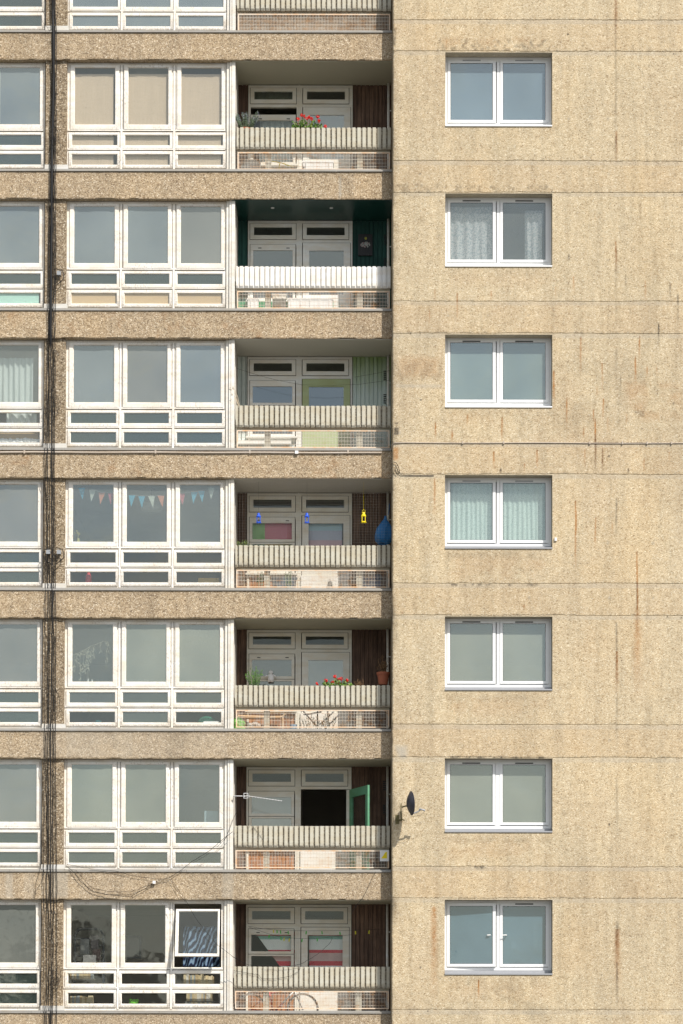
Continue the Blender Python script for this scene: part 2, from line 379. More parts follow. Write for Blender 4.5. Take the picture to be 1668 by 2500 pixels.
# ------------------------------------------------------------ window bays
YB = .155                                        # outer frame plane
SASHX = [((452, 775), (477, 750)), ((808, 1122), (832, 1102)), ((1160, 1472), (1183, 1455))]
SMX = [((443, 778), (460, 765)), ((797, 1130), (812, 1113)), ((1148, 1483), (1162, 1465))]
ROWS = [((100, 527), (113, 497)), ((548, 655), (562, 635)), ((672, 785), (690, 765))]
FR = (430, 1487, 92, 792)
def soot(o, f):
    me = o.data; V = np.array([v.co[:] for v in me.vertices]); s = np.zeros((len(V), 3)); s[:, 1] = f(V); put_attr(o, s)
def sash(mb, x0, x1, z0, z1, px0, px1, pz0, pz1, y):
    a, b, c, d_ = px0-x0, x1-px1, pz0-z0, z1-pz1
    mb.box(x0, px0, y, y+.05, z0, z1); mb.box(px1, x1, y, y+.05, z0, z1)
    mb.box(px0, px1, y+.001, y+.05, z0, pz0); mb.box(px0, px1, y+.001, y+.05, pz1, z1)
    # glazing bead
    w = .010; mb.box(px0-.001, px0+w, y+.014, y+.045, pz0, pz1); mb.box(px1-w, px1+.001, y+.014, y+.045, pz0, pz1)
    mb.box(px0+w, px1-w, y+.015, y+.045, pz0-.001, pz0+w); mb.box(px0+w, px1-w, y+.015, y+.045, pz1-w, pz1+.001)
def bay(n, dx, cols, glassfn, openlast=False):
    zz = zb(n); Y = YB; fx0, fx1 = xa(FR[0], Y)+dx, xa(FR[1], Y)+dx
    cs = [SASHX[i] for i in cols]; lo = zb(n+1)+SH+.057; hi = zz-.001
    if len(cols) < 3: fx0 = xa(790, Y)+dx
    mb = MB()
    fz0, fz1 = lo, hi
    ys, ye = Y, Y+.038
    xs_b = [fx0]
    for a, b in zip(cols[:-1], cols[1:]): xs_b.append((xa(SASHX[a][0][1], Y)+xa(SASHX[b][0][0], Y))/2+dx)
    xs_b.append(fx1)
    ey = (.004, .0)
    mb.box(fx0, xa(SASHX[cols[0]][0][0]+3, Y)+dx, ys, ye, fz0, fz1); mb.box(xa(SASHX[cols[-1]][0][1]-3, Y)+dx, fx1, ys, ye, fz0, fz1)
    for xm in xs_b[1:-1]: mb.box(xm-.055, xm+.055, ys, ye, fz0, fz1); mb.box(xm-.020, xm+.022, ys-.018, ys+.01, fz0+.03, fz1-.04); mb.cur = 1; mb.box(xm-.027, xm-.0205, ys-.003, ys+.01, fz0+.03, fz1-.04); mb.box(xm+.0225, xm+.029, ys-.003, ys+.01, fz0+.03, fz1-.04); mb.cur = 0
    for za0, za1 in ((785, 792), (650, 676), (524, 552)):
        mb.box(fx0+.01, fx1-.01, ys+.003, ye-.003, (fz0 if za0 == 785 else zz+za(za1, Y)), zz+za(za0, Y))
        if za0 != 785:
            zl = zz+za(za0+13, Y); mb.box(fx0+.02, fx1-.02, ys-.020, ys+.01, zl-.004, zl+.022); mb.cur = 1; mb.box(fx0+.03, fx1-.03, ys-.004, ys+.01, zl-.015, zl-.0045); mb.cur = 0      # weather bar
    mb.box(fx0+.01, fx1-.01, ys+.003, ye-.003, zz+za(108, Y), fz1)
    wo = mb.build('window', [P_WHITE, M_GAP], TOWER)
    for ci, c in enumerate(cols):
        for r in range(3):
            (s0, s1), (p0, p1) = (SASHX if r == 0 else SMX)[c]
            (t0, t1), (q0, q1) = ROWS[r]
            y = Y-.026+rng.uniform(-.003, .003)
            X0, X1, Z0, Z1 = xa(s0, y)+dx, xa(s1, y)+dx, zz+za(t1, y), zz+za(t0, y)
            A0, A1, B0, B1 = xa(p0, y)+dx, xa(p1, y)+dx, zz+za(q1, y), zz+za(q0, y)
            mb = MB(); pm = MB()
            if openlast and c == 2 and r == 0:
                Z1 = Z1-.12; Z0 = Z1-.94; B1 = Z1-.038; B0 = Z0+.045
                X0 += .03; X1 -= .035; A0 += .012; A1 -= .017; sash(mb, X0, X1, Z0, Z1, A0, A1, B0, B1, y); pm.box(A0, A1, y+.026, y+.030, B0, B1)
                an = math.atan2(.27, .95)
                for q in (mb, pm):
                    q.v = [(p[0], y-(Z1-p[2])*math.sin(an)+(p[1]-y)*math.cos(an), Z1-(Z1-p[2])*math.cos(an)-(p[1]-y)*math.sin(an)) for p in q.v]
            else:
                sash(mb, X0, X1, Z0, Z1, A0, A1, B0, B1, y); pm.box(A0, A1, y+.026, y+.030, B0, B1)
                tilt = rng.uniform(-.006, .006); tl2 = rng.uniform(-.006, .006)
                pm.v = [(p[0], p[1]+(p[2]-B0)*tilt+(p[0]-A0)*tl2, p[2]) for p in pm.v]
            o = mb.build('sash', P_WHITE, wo)
            zl = Z0+2.9
            soot(o, lambda V: np.where(V[:, 2] < zl+.05, .75 if r == 2 else .22, 0.0)) if n != 99 else None
            pm.build('pane', glassfn(c, r), wo)
def gsel(n, left=False):
    def f(c, r):
        if left:
            if n == 3: return G_CLEAR if r else G_GREY4
            if n == 2 and r == 2: return G_CLEAR
            if r: return G_SMALL
            return {0: G_GREY, 1: G_BLUE, 2: G_BLUE, 4: G_GREY, 5: G_GREY, 6: G_GREY, 7: G_NET}[n]
        if n == 7: return G_DARK
        if n == 1: return G_CLEAR
        if n == 2: return (G_BLUE if c < 2 else G_GREY, G_SMALL, G_CLEAR)[r]
        if n == 3: return G_SMALL if r else (G_GREY if c == 1 else G_BLUE)
        if n == 4: return G_CLEAR if (r != 0) else G_GREY4
        if n == 5: return G_CLEAR if r == 2 and c != 1 else G_GREY4 if c == 0 else G_SMALL2 if r else G_GREEN
        if n == 6 and r: return G_SMALL2
        if n == 6: return G_GREEN if not (c == 2 and r == 0) else G_GREY4
        return G_BLUE
    return f
G_NET = glass('net_backed_glass', .05, .75, (.15, .165, .155))
G_GREY4 = glass('thinly_hazed_glass', .11, .16, (.24, .27, .265), (.95, .97, .96))
DXL = xa(283, YB)-xa(1487, YB)                  # the neighbour bay, one bay to the left
for n in range(0, 8):
    bay(n, 0.0, [0, 1, 2], gsel(n), openlast=(n == 7))
    bay(n, DXL, [1, 2], gsel(n, True))
    z0, z1 = zb(n+1)+SH+.03, zb(n)-.003      # fin beside the loggia
    mb = MB(); mb.box(XFIN0+.005, xa(1508, .1), .105, .3, z0, z1)
    mb.box(xa(1509, .08), xa(1519, .08), .075, .33, z0, z1); mb.box(xa(1519, .08), xa(1523, .08), .085, .33, z0, z1); mb.box(xa(1523, .08), XFIN1, .07, .33, z0, z1)
    o = mb.build('fin', P_FIN, TOWER); soot(o, lambda V: np.where(V[:, 2] < z0+2.95, .25, 0))
# ------------------------------------------------------------ loggias
YR = .095
BX0, BX1 = xc(86, YR), xc(1405, YR)
CFG = {0: dict(clad=C_BROWN, sof=S_CREAM, fr=P_SHELT), 1: dict(clad=C_BROWN, sof=S_CREAM, fr=P_SHELT), 2: dict(clad=C_DGREEN, sof=S_GREEN, fr=P_SHELT2),
       3: dict(clad=C_WHITE, sof=S_LIGHT, fr=P_SHELT2, clad2=C_GRW, door=P_GREEN), 4: dict(clad=C_BROWN, sof=S_LIGHT, fr=P_SHELT), 5: dict(clad=C_BROWN, sof=S_CREAM, fr=P_SHELT),
       6: dict(clad=C_BROWN, sof=S_CREAM, fr=P_SHELT), 7: dict(clad=C_BROWN, sof=S_CREAM, fr=P_SHELT)}
YK = 1.15
M_LITWOOD = boards('sunlit_orange_boards', (.30, .12, .045), (.46, .21, .09))  # brighter copy of the brown cladding, sunlight put into the colour
def clad(mb, x0, x1, z0, z1, y, w=.083):
    x = x0
    while x < x1-.005:
        x2 = min(x+w, x1); mb.box(x+.008, x2-.008, y+rng.uniform(-.003, .003), y+.03, z0, z1); x = x2
    mb.box(x0, x1, y+.026, y+.04, z0+.001, z1-.001)
def loggia(n):
    c = CFG[n]; zz = zb(n); zf = zb(n+1)+.2; top = zz-.010
    MB().box(XFIN1-.06, XG+.02, .035, YK+.03, zz-.009, zz+.003).build('soffit', c['sof'], TOWER)
    if n == 2:
        for u in (666, 809): pass
    # parapet with ribs
    z0, z1 = zz+zc(850, YR), zz+zc(667, YR)
    mb = MB(); P = (BX1-BX0)/30.3; nsl = 12; st = []
    x = BX0-P*.3
    prof = []
    while x < BX1-.01:
        a = max(x, BX0); b = min(x+P*.68+rng.uniform(-.002, .002), BX1)
        if b-a > .01:
            zl = z0+rng.uniform(-.004, .004); zt = z1+rng.uniform(-.0015, .0015)+.004*math.sin(x*2)
            y0 = YR+rng.uniform(-.003, .003); hs = np.linspace(zl, zt, nsl); base = len(mb.v)
            for k, h in enumerate(hs):
                ch = .020 if k == 0 else 0.0; bv = .004
                mb.v += [(a, y0+.016, h), (a+bv, y0+ch, h), (b-bv, y0+ch, h), (b, y0+.016, h), (b, y0+.06, h), (a, y0+.06, h)]
                sv = max(0.0, 1-k/3.0)*rng.uniform(.25, 1.0); st += [sv*.9]*6
                if rng.random() < .02: st[-3] = .5
            for k in range(nsl-1):
                for j in range(6):
                    p = base+k*6+j; q = base+k*6+(j+1) % 6; mb.f.append((p, q, q+6, p+6)); mb.m.append(0)
            mb.f.append(tuple(base+j for j in range(6))[::-1]); mb.m.append(0)
            mb.f.append(tuple(base+(nsl-1)*6+j for j in range(6))); mb.m.append(0)
        x += P
    k0 = len(mb.v); mb.box(BX0+.002, BX1-.002, YR+.033, YR+.10, z0+.005, z1-.003); st += [.9 if n != 2 else .15]*(len(mb.v)-k0)
    o = mb.build('parapet', P_RAILW if n == 2 else P_RAIL, TOWER)
    s = np.zeros((len(mb.v), 3)); s[:, 1] = np.array(st)*(.35 if n == 2 else 1.0); put_attr(o, s)
    # concrete bearers behind the mesh
    mb = MB(); zs = zb(n+1)+SH+.03
    for a, b in ((332, 382), (1117, 1167)):
        mb.box(xc(a, .2), xc(b, .2), .20, .34, zs-.33, z0+.05)
    mb.box(BX0+.01, BX1-.01, YR+.09, YR+.15, z0-.045, z0+.02)
    mb.build('bearer', P_RAIL, TOWER)
    # mesh panel
    y = .135; mx0, mx1 = xc(96, y), xc(1398, y); mz0, mz1 = zz+zc(1026, y), zz+zc(875, y)
    tilt = {0: .010, 1: .008, 6: .0, 7: 0}.get(n, .004)
    mb = MB(); mb.cur = 1; t = .022
    mb.box(mx0, mx0+t, y, y+.02, mz0, mz1); mb.box(mx1-t, mx1, y, y+.02, mz0, mz1)
    mb.box(mx0+t, mx1-t, y+.001, y+.02, mz0, mz0+t*.9); mb.box(mx0+t, mx1-t, y+.001, y+.02, mz1-t, mz1)
    if n in (4,): mb.v = mb.v[:16]+mb.v[16:]
    mb.cur = 0; x = mx0+t+.02; r = .0028
    while x < mx1-t:
        mb.box(x-r, x+r, y+.004, y+.010, mz0+.01, mz1-.01); x += .0288
    for k in range(1, 5):
        z = mz0+(mz1-mz0)*k/5.0; mb.box(mx0+.01, mx1-.01, y+.012, y+.019, z-r, z+r)
    mb.build('mesh_panel', [M_MESH if n in (0, 1, 2, 4, 5, 6, 7) else M_MESH2, M_MESHF], TOWER)
    # back wall: cladding, frames, door
    Y = YK; cx0, cx1 = XFIN1+.005, XG
    fx0, fx1 = xc(187, Y), xc(1078, Y)
    mb = MB(); clad(mb, cx0, fx0-.001, zf, top, Y+.02); clad(mb, fx1+.001, cx1, zf, top, Y+.02)
    mm_ = MB()
    zsill = zz+zc(915, Y); mid = xc(620, Y)
    cl1 = MB(); clad(cl1, cx0, fx0-.001, zf, top, Y+.02); cl1.build('cladding', c['clad'], TOWER)
    cl2 = MB(); clad(cl2, fx1+.001, cx1, zf, top, Y+.02); cl2.build('cladding', c.get('clad2', c['clad']), TOWER)
    cl3 = MB(); clad(cl3, fx0+.02, mid-.001, zf, zsill-.02, Y+.035)
    cl3.build('cladding', {2: C_DGREEN, 3: C_WHITE, 1: P_PANEL}.get(n, M_LITWOOD), TOWER)
    sw = MB(); x = XFIN1-.03; sw.box(x, XFIN1-.001, .331, Y, zf, top)
    sw.build('side_wall', c['clad'] if n != 3 else C_WHITE, TOWER)
    # frame
    fb = MB(); t = .05
    ft = top-.001
    fb.box(fx0, fx0+.045, Y, Y+.08, zf, ft); fb.box(fx1-.04, fx1, Y, Y+.08, zf, ft); fb.box(xc(600, Y), xc(648, Y), Y, Y+.08, zf, ft)
    fb.box(xc(1035, Y), fx1-.041, Y+.001, Y+.079, zf, ft-.002)
    if n != 1: fb.box(fx0+.01, mid, Y+.0035, Y+.077, zz+zc(445, Y), zz+zc(405, Y))
    fb.box(xc(618, Y), xc(628, Y), Y-.012, Y+.01, zf+.01, ft-.01)
    for a, b in ((380, 412), ): fb.box(fx0+.01, fx1-.01, Y+.002, Y+.078, zz+zc(b, Y), zz+zc(a, Y))
    fb.box(fx0+.01, fx1-.01, Y+.002, Y+.078, zz+zc(247, Y), ft)
    fb.box(fx0+.01, mid, Y+.003, Y+.078, zsill-.03, zsill+.03)
    fb.box(fx0-.03, mid-.02, Y-.06, Y+.01, zsill-.015, zsill+.02)
    if n in (2, 3): fb.box(cx0+.02, xc(560, Y), Y-.10, Y-.01, zsill-.14, zsill-.075)
    wo = fb.build('window', c['fr'], TOWER); gapm = MB()
    def leaf_(x0, x1, z0, z1, w, wb, y, name, mat, gl, wt=None):
        m1 = MB(); wt_ = wt or w
        m1.box(x0, x0+w, y, y+.05, z0, z1); m1.box(x1-w, x1, y, y+.05, z0, z1)
        m1.box(x0+w, x1-w, y+.001, y+.05, z0, z0+wb); m1.box(x0+w, x1-w, y+.001, y+.05, z1-wt_, z1)
        gapm.ring(x0-.009, x1+.009, z0-.009, z1+.009, .009, Y-.004, Y+.01)
        b = .008; m1.box(x0+w, x0+w+b, y+.012, y+.045, z0+wb, z1-wt_); m1.box(x1-w-b, x1-w, y+.012, y+.045, z0+wb, z1-wt_)
        m1.build(name, mat, wo)
        p = MB(); p.box(x0+w, x1-w, y+.024, y+.028, z0+wb, z1-wt_); p.build('pane', gl, wo)
    if True:
        leaf_(xc(205, Y), xc(596, Y), zz+zc(383, Y), zz+zc(250, Y), .068, .078, Y-.02, 'sash', c['fr'], G_BACK)
        leaf_(xc(655, Y), xc(1045, Y), zz+zc(383, Y), zz+zc(250, Y), .068, .078, Y-.02, 'sash', c['fr'], G_BACK)
    ws = zz+zc(640, Y)                  # main window: pivot sash over fixed light
    dark = {1: G_BACK, 4: G_BACKD, 7: G_BACKD, 6: G_HAZ}.get(n, G_BACKB)
    leaf_(xc(207, Y), xc(592, Y), ws, zz+zc(430 if n != 1 else 480, Y), .048, .05, Y-.02, 'sash', c['fr'], dark, .11)
    leaf_(xc(207, Y), xc(592, Y), zsill+.03, ws-.01, .048, .04, Y-.012, 'sash', c['fr'], dark, .03)
    dz0 = zf+.03; dz1 = zz+zc(415, Y)
    # door
    dx0, dx1 = xc(655, Y), xc(1060, Y)
    dm = c.get('door', c['fr'])
    if n in (1, 4, 5, 6, 7): MB().box(dx0-.02, dx1-.01, Y-.034, Y-.0195, dz0, zf+.84 if n != 1 else zf+.30).build('kick_board', P_PANEL, TOWER)
    if n == 6:
        dr = MB(); wd = dx1-dx0
        def dl(a, b, z0_, z1_, q0=.0, q1=.045): dr.box(a, b, q0, q1, z0_, z1_)
        dl(0, .11, dz0, dz1); dl(wd-.11, wd, dz0, dz1); dl(.11, wd-.11, dz0, zsill+.05, .001); dl(.11, wd-.11, dz1-.16, dz1, .001)
        gp = MB(); gp.box(.11, wd-.11, .02, .024, zsill+.05, dz1-.16)
        an = R(112); hx, hy = dx1, Y-.01
        for q in (dr, gp): q.v = [(hx+(-p[0])*math.cos(an)+p[1]*math.sin(an), hy-(p[0])*math.sin(an)-p[1]*math.cos(an)*1.0, p[2]) for p in q.v]
        d1 = dr.build('door', P_DOOR6, TOWER); gp.build('pane', G_DARK, d1)
    else:
        dr = MB(); y = Y-.018
        z2 = zz+zc(930, Y)*1.0
        dr.box(dx0, dx0+.125, y, y+.05, dz0, dz1); dr.box(dx1-.125, dx1, y, y+.05, dz0, dz1)
        dr.box(dx0+.125, dx1-.125, y+.001, y+.05, dz1-.15, dz1); dr.box(dx0+.125, dx1-.125, y+.001, y+.05, dz0, zz+zc(860, Y))
        d1 = dr.build('door', dm if n != 4 else P_SHELT, TOWER)
        gp = MB(); gp.box(dx0+.125, dx1-.125, y+.022, y+.027, zz+zc(860, Y), dz1-.15); gp.build('pane', {1: G_HAZ, 4: G_BACKD, 5: G_HAZ, 7: G_BACKD}.get(n, G_BACKB), d1)
    gapm.ring(dx0-.009, dx1+.009, dz0, dz1+.009, .009, Y-.004, Y+.01); gapm.ring(fx0-.008, fx1+.008, zf+.01, ft-.003, .008, Y-.002, Y+.01)
    gapm.build('seam', M_GAP, wo)
    # ventilator hoppers (small dark slots above main sash)
    vm = MB()
    for a in (275, 515):
        if n in (1, 2, 4, 5, 7): vm.box(xc(a, Y), xc(a+28, Y), Y-.026, Y-.019, zz+zc(463 if n != 1 else 520, Y), zz+zc(457 if n != 1 else 512, Y))
    if vm.v: vm.build('vent', M_VENT, TOWER)
    vm = MB()                           # louvred vents in the right cladding
    for a, b in ((340, 425), (540, 620)):
        if n in (2, 3, 6):
            k0, k1 = zz+zc(b, Y), zz+zc(a, Y); vm.cur = 0; vm.box(xc(1345, Y), xc(1370, Y), Y+.004, Y+.03, k0, k1); vm.cur = 1
            for q in range(5): vm.box(xc(1345, Y), xc(1370, Y), Y-.006, Y+.02, k0+(k1-k0)*(q+.1)/5, k0+(k1-k0)*(q+.35)/5)
    if vm.v: vm.build('vent', [M_VENT, c.get('clad2', c['clad'])], TOWER)
    # drain pipe
    mp_ = MB(); xp = xc(1384, Y-.1)
    mp_.tube([(xp, Y-.08, zf), (xp, Y-.08, (zf+zz)/2), (xp, Y-.08, top)], .025, 10)
    mp_.tube([(xp, Y-.08, zz+zc(455, Y)), (xp+.10, Y-.08, zz+zc(455, Y))], .010, 6)
    mp_.build('drain_pipe', P_SHELT2, TOWER, smooth=True)
G_BACKD = glass('clear_loggia_glass', .02, .01, (.2, .2, .2), (.97, .98, .97))
G_BACKB = glass('sky_lit_loggia_glass', .17, .20, (.17, .20, .22), (.5, .54, .55))
G_HAZ = glass('netted_loggia_glass', .16, .5, (.50, .56, .55), (.5, .54, .55))
for n in range(0, 8): loggia(n)
# ------------------------------------------------------------ gable block wall with its stains
JT = [(47.8, 0), (125.0, 1), (392.4, 0), (469.5, 1), (735.2, 0), (813.6, 1), (1081.2, 0), (1157.6, 1), (1424.3, 0), (1502.6, 1), (1769.5, 0), (1849.2, 1), (2116.2, 0), (2194.0, 1), (2465.9, 0)]
JZ = [(W(1200, v, ST)[1], k) for v, k in JT]
HX0, HX1 = xr(316), xr(881)
HOLES = [(HX0, HX1, zr(n)+zR(431)-.0, None) for n in range(0, 8)]
def lintel(n): return W(1200, {1: 127.5, 2: 472, 3: 816.6, 4: 1159.6, 5: 1505.2, 6: 1851.6, 7: 2197.0}[n], ST)[1] if n else zr(0)-.01
HOLES = [(HX0, HX1, zr(n)+zR(431), lintel(n)) for n in range(0, 8)]
def gable():
    xs = np.concatenate([np.arange(XG, W(1680, 1300, ST)[0], .0135), np.arange(W(1680, 1300, ST)[0], 10.3, .4)])
    xs = np.unique(np.concatenate([xs[np.min(np.abs(xs[:, None]-np.array([HX0, HX1])), 1) > .005], [HX0, HX1]]))
    zs = np.concatenate([np.arange(-2.9, .2, .4), np.arange(.2, 19.95, .026), np.arange(19.95, 22, .4)])
    sp = [h[2] for h in HOLES]+[h[3] for h in HOLES]; gz = []
    for z, k in JZ: gz += [z+.010, z+.006, z-.003, z-.009]
    key = np.array(sp+gz)
    zs = np.unique(np.concatenate([zs[np.min(np.abs(zs[:, None]-key), 1) > .007], key]))
    X, Z = np.meshgrid(xs, zs, indexing='ij'); Yv = np.full(X.shape, ST)
    Zo = Z.copy()
    ru = np.zeros(X.shape); dk = np.zeros(X.shape); pl = np.zeros(X.shape)
    inner = {round(z+o, 6) for z, k in JZ for o in (.006, -.003)}
    for j, z in enumerate(zs):
        if round(z, 6) in inner: Yv[:, j] += .008; dk[:, j] = .0+.42*vnoise(xs, 6, 900+j)
    for q, (z, k) in enumerate(JZ):       # ragged joints, smooth cement strip below each
        w = (vnoise(xs, 9, 500+q)-.5)*.008+(vnoise(xs, 45, 600+q)-.5)*.010+(vnoise(xs, 1.2, 650+q)-.5)*.016
        for j in np.where(np.abs(Zo[0]-z) < .0125)[0]: Z[:, j] += w
        rows = np.where((Zo[0] < z-.008) & (Zo[0] > z-.085))[0]
        for j in rows: pl[:, j] = np.maximum(pl[:, j], .38*(.6+.6*vnoise(xs, 5, 700+q)))
        rows = np.where((Zo[0] > z+.009) & (Zo[0] < z+.16))[0]
        for j in rows: dk[:, j] = np.maximum(dk[:, j], np.clip(1-(Zo[0, j]-z)/.05, 0, 1)*np.clip(vnoise(xs, 18, 800+q)-.45, 0, 1)*(1.3 if k else .7))
    for q in range(0, len(JZ)-1):
        if JZ[q][1] == 0:
            rows = np.where((zs < JZ[q][0]-.01) & (zs > JZ[q+1][0]+.01))[0]
            for j in rows: ru[:, j] = np.maximum(ru[:, j], .05+.10*vnoise2(xs, np.full(len(xs), zs[j]), 2.0, 77))
    ru = np.maximum(ru,   .14*np.clip(fb2(X, Zo*.6, .9, 93)-.5, 0, 1)*2)
    dk = np.maximum(dk,   .17*np.clip(fb2(X*1.6, Zo*.22, 1.6, 97)-.52, 0, 1)*2)
    def uw(u, v): return W(u, v, ST)
    def streak(u, v0, v1, s, kind='r', w=1.7):
        x0, zt = uw(u, v0); zl = uw(u, v1)[1]; j = np.where((zs < zt+.02) & (zs > zl-.1))[0]
        wob = x0+(vnoise(zs[j], 3, int(u*7+v0) % 3000)-.5)*.012
        fall = np.clip((zt-zs[j])/.02+.6, 0, 1)*np.clip((zs[j]-zl)/max(.05, (zt-zl)*.75), 0, 1)
        ww = (w/129.0)*(.8+.9*(zt-zs[j])/max(.05, zt-zl))
        i = np.where(np.abs(xs-x0) < .12)[0]
        val = np.exp(-((xs[i][:, None]-wob[None, :])/ww[None, :])**2)*fall[None, :]*s
        val *= .55+.75*vnoise2(xs[i][:, None]+0*zs[j][None, :], zs[j][None, :]+0*xs[i][:, None], 28, 5)
        T = {'r': ru, 'd': dk, 'p': pl}[kind]; sub = np.ix_(i, j); T[sub] = np.maximum(T[sub], np.clip(val*1.5, 0, 1))
        if kind == 'r' and s > .5:
            jj = np.where((zs < zt+.012) & (zs > zt-.10))[0]; v2 = np.exp(-((xs[i][:, None]-x0)/(ww.min()*.8))**2)*np.exp(-np.abs(zs[jj][None, :]-zt+.02)/.04)*.75*s
            sub = np.ix_(i, jj); dk[sub] = np.maximum(dk[sub], v2)
    for q in [(1091,98,122,.5),(1401,675,720,.5),(1576,685,740,.5),(1117,716,795,.7),(1200,710,735,.5),(1062,705,735,.3),(1049,755,805,.45),(1357,700,730,.3),
              (1504,588,670,.7),(1418,822,920,.6),(1562,820,885,.65),(1552,870,950,.75),(1471,885,960,.5),(1580,895,925,.5),(1353,905,1000,.85),(1458,945,975,.3),
              (1473,972,1030,.65),(1384,970,1060,.65),(1450,1000,1040,.6),(1454,1022,1150,1.0),(1484,1020,1065,.4),(1425,1045,1075,.55),(1226,1018,1078,.75),
              (1141,1012,1042,.65),(1064,1030,1078,.65),(1104,1050,1080,.9),(1206,1102,1150,.85),(1312,1098,1150,.75),(1280,1132,1153,.6),(1428,1095,1145,.5),
              (1573,1120,1157,.6),(1634,1100,1150,.35),(1061,1168,1265,.65),(1406,1222,1400,1.0),(1454,1262,1350,.65),(1495,1275,1315,.4),(1556,1346,1610,1.0),
              (1280,1475,1492,.7),(1168,2392,2445,.95),(1339,1015,1025,.3),(1534,1143,1157,.3),(1531,1010,1040,.35),(1604,895,920,.3),(1472,1092,1160,.6)]: streak(*q)
    for q in [(1528,668,722,.35),(1636,690,735,.45),(1656,715,800,.5),(1609,788,850,.7),(1454,1060,1165,.55),(1472,1095,1165,.5),(1223,1144,1158,.9),(1505,1235,1330,.45),
              (1556,1420,1560,.4),(1515,920,970,.35),(1399,1010,1045,.3),(1389,620,640,.5),(1534,1143,1157,.7)]: streak(q[0], q[1], q[2], q[3], 'd', 2.0)
    for (v0, v1, s, w) in [(0,470,.32,2.5),(240,330,.25,3),(330,400,.45,2.5),(600,840,.28,3),(850,1000,.2,4),(1215,1320,.35,2.5),(1520,1760,.40,2.5),(1700,1850,.25,3),(1900,2110,.25,3),(2250,2370,.40,4),(2350,2480,.45,2.5)]:
        streak(1504+v0/800.0, v0, v1, s, 'd', w)
    streak(1504, 0, 120, .35, 'r', 5); streak(1506, 1590, 1700, .6, 'r', 3); streak(1508, 2270, 2420, .5, 'r', 6); streak(1505, 320, 400, .4, 'r', 3)
    streak(1060, 2215, 2470, .45, 'r', 7); streak(1556, 1490, 1720, .35, 'r', 9); streak(1352, 905, 1010, .5, 'r', 3)
    def patch(u0, u1, v0, v1, s, kind, sc=7, th=.45, seed=1, soft=.06):
        x0, z1 = uw(u0, v0); x1, z0 = uw(u1, v1); i = np.where((xs > x0) & (xs < x1))[0]; j = np.where((zs > z0) & (zs < z1))[0]
        A, B = np.meshgrid(xs[i], zs[j], indexing='ij')
        e = np.minimum(np.minimum((A-x0)/soft, (x1-A)/soft), np.minimum((B-z0)/soft, (z1-B)/soft)); e = np.clip(e, 0, 1)
        val = s*e*np.clip((fb2(A, B, sc, seed)-th)*5, 0, 1); T = {'r': ru, 'd': dk, 'p': pl}[kind]; sub = np.ix_(i, j); T[sub] = np.maximum(T[sub], val)
    def dot(u, v, r, s, kind='d'):
        x, z = uw(u, v); rr = r/129.0; i = np.where(np.abs(xs-x) < rr*2)[0]; j = np.where(np.abs(zs-z) < rr*2)[0]
        dd = np.sqrt((xs[i][:, None]-x)**2+(zs[j][None, :]-z)**2); val = s*np.clip((rr*1.25-dd)/(rr*.5), 0, 1)
        T = {'r': ru, 'd': dk, 'p': pl}[kind]; sub = np.ix_(i, j); T[sub] = np.maximum(T[sub], val)
    patch(1070, 1352, 92, 124, .5, 'd', 16, .50, 3); patch(1070, 1352, 80, 124, .22, 'r', 6, .42, 4, .12)
    patch(1100, 1250, 118, 125, .8, 'd', 16, .45, 5, .02)
    patch(1080, 1352, 448, 469, .5, 'd', 14, .5, 6, .04); patch(962, 1090, 445, 476, .40, 'd', 10, .5, 8, .05)
    patch(962, 1084, 860, 932, .30, 'r', 3, .30, 12, .16); patch(962, 1084, 880, 935, .20, 'd', 8, .35, 14, .08)
    patch(962, 1084, 935, 950, .5, 'p', 3, .2, 16, .05)
    patch(1520, 1672, 925, 1035, .30, 'r', 2.2, .38, 17, .15); patch(1540, 1600, 1000, 1020, .4, 'd', 9, .45, 18, .04)
    patch(1200, 1660, 855, 1070, .12, 'd', 3, .4, 19, .3)
    for v0, v1, s in ((1343, 1420, .30), (1692, 1750, .25), (2036, 2100, .26), (996, 1040, .16), (653, 700, .15), (308, 350, .12), (2382, 2440, .2)):
        patch(1080, 1352, v0-4, v1+12, s*.62, 'r', 2.6, .34, int(v0), .22); patch(1088, 1348, v0, v0+26, s*.6, 'd', 5, .35, int(v0)+3, .06)
    patch(1120, 1340, 2385, 2500, .22, 'd', 3, .40, 31, .2)
    for u0, u1, v in ((1100, 1320, 1427), (1105, 1190, 2118), (1085, 1330, 1849)): patch(u0, u1, v-4, v+5, .8, 'd', 14, .42, int(v), .02)
    for u, v, r, s in ((1387,83,2.6,1),(1026,425,2.2,1),(1487,1114,2.6,1),(1488,2013,2.6,1),(1028,976,2.4,1),(1027,2362,3,.6),(1002,131,1.6,1),(1645,131,1.6,1),(988,472,1.6,1),(993,473,1.4,1),
                       (1645,476,1.6,1),(1666,475,1.6,1),(1630,1506,1.8,1),(1664,1508,1.8,1),(1046,1849,1.8,1),(1645,985,3,.6),(1003,813,1.5,1),(1026,815,1.5,1),(1045,2469,1.8,1)): dot(u, v, r, s)
    for u, v, r in ((1389,290,6),(1485,290,6),(1485,1325,7),(1595,1326,6),(1025,1324,6),(1025,1459,6),(1488,1460,7),(1595,1460,5),(1292,1459,5),(1369,1681,5),(1489,1807,6),(1027,1666,5),(1192,770,5),(1290,770,5),(1486,770,5),(1094,770,4),(1485,635,5),(1594,635,4),(1026,2010,6),(1293,2151,6),(1026,2151,5),(1095,425,4),(1487,425,5),(1594,425,4),(1596,1670,5)):
        dot(u, v, r*.8, .14, 'd'); dot(u, v, r*.5, .4, 'p')
    patch(960, 1000, 1815, 1860, .9, 'p', 4, .2, 41, .1)
    # weathered left arris
    ex = xs[:, None]-XG
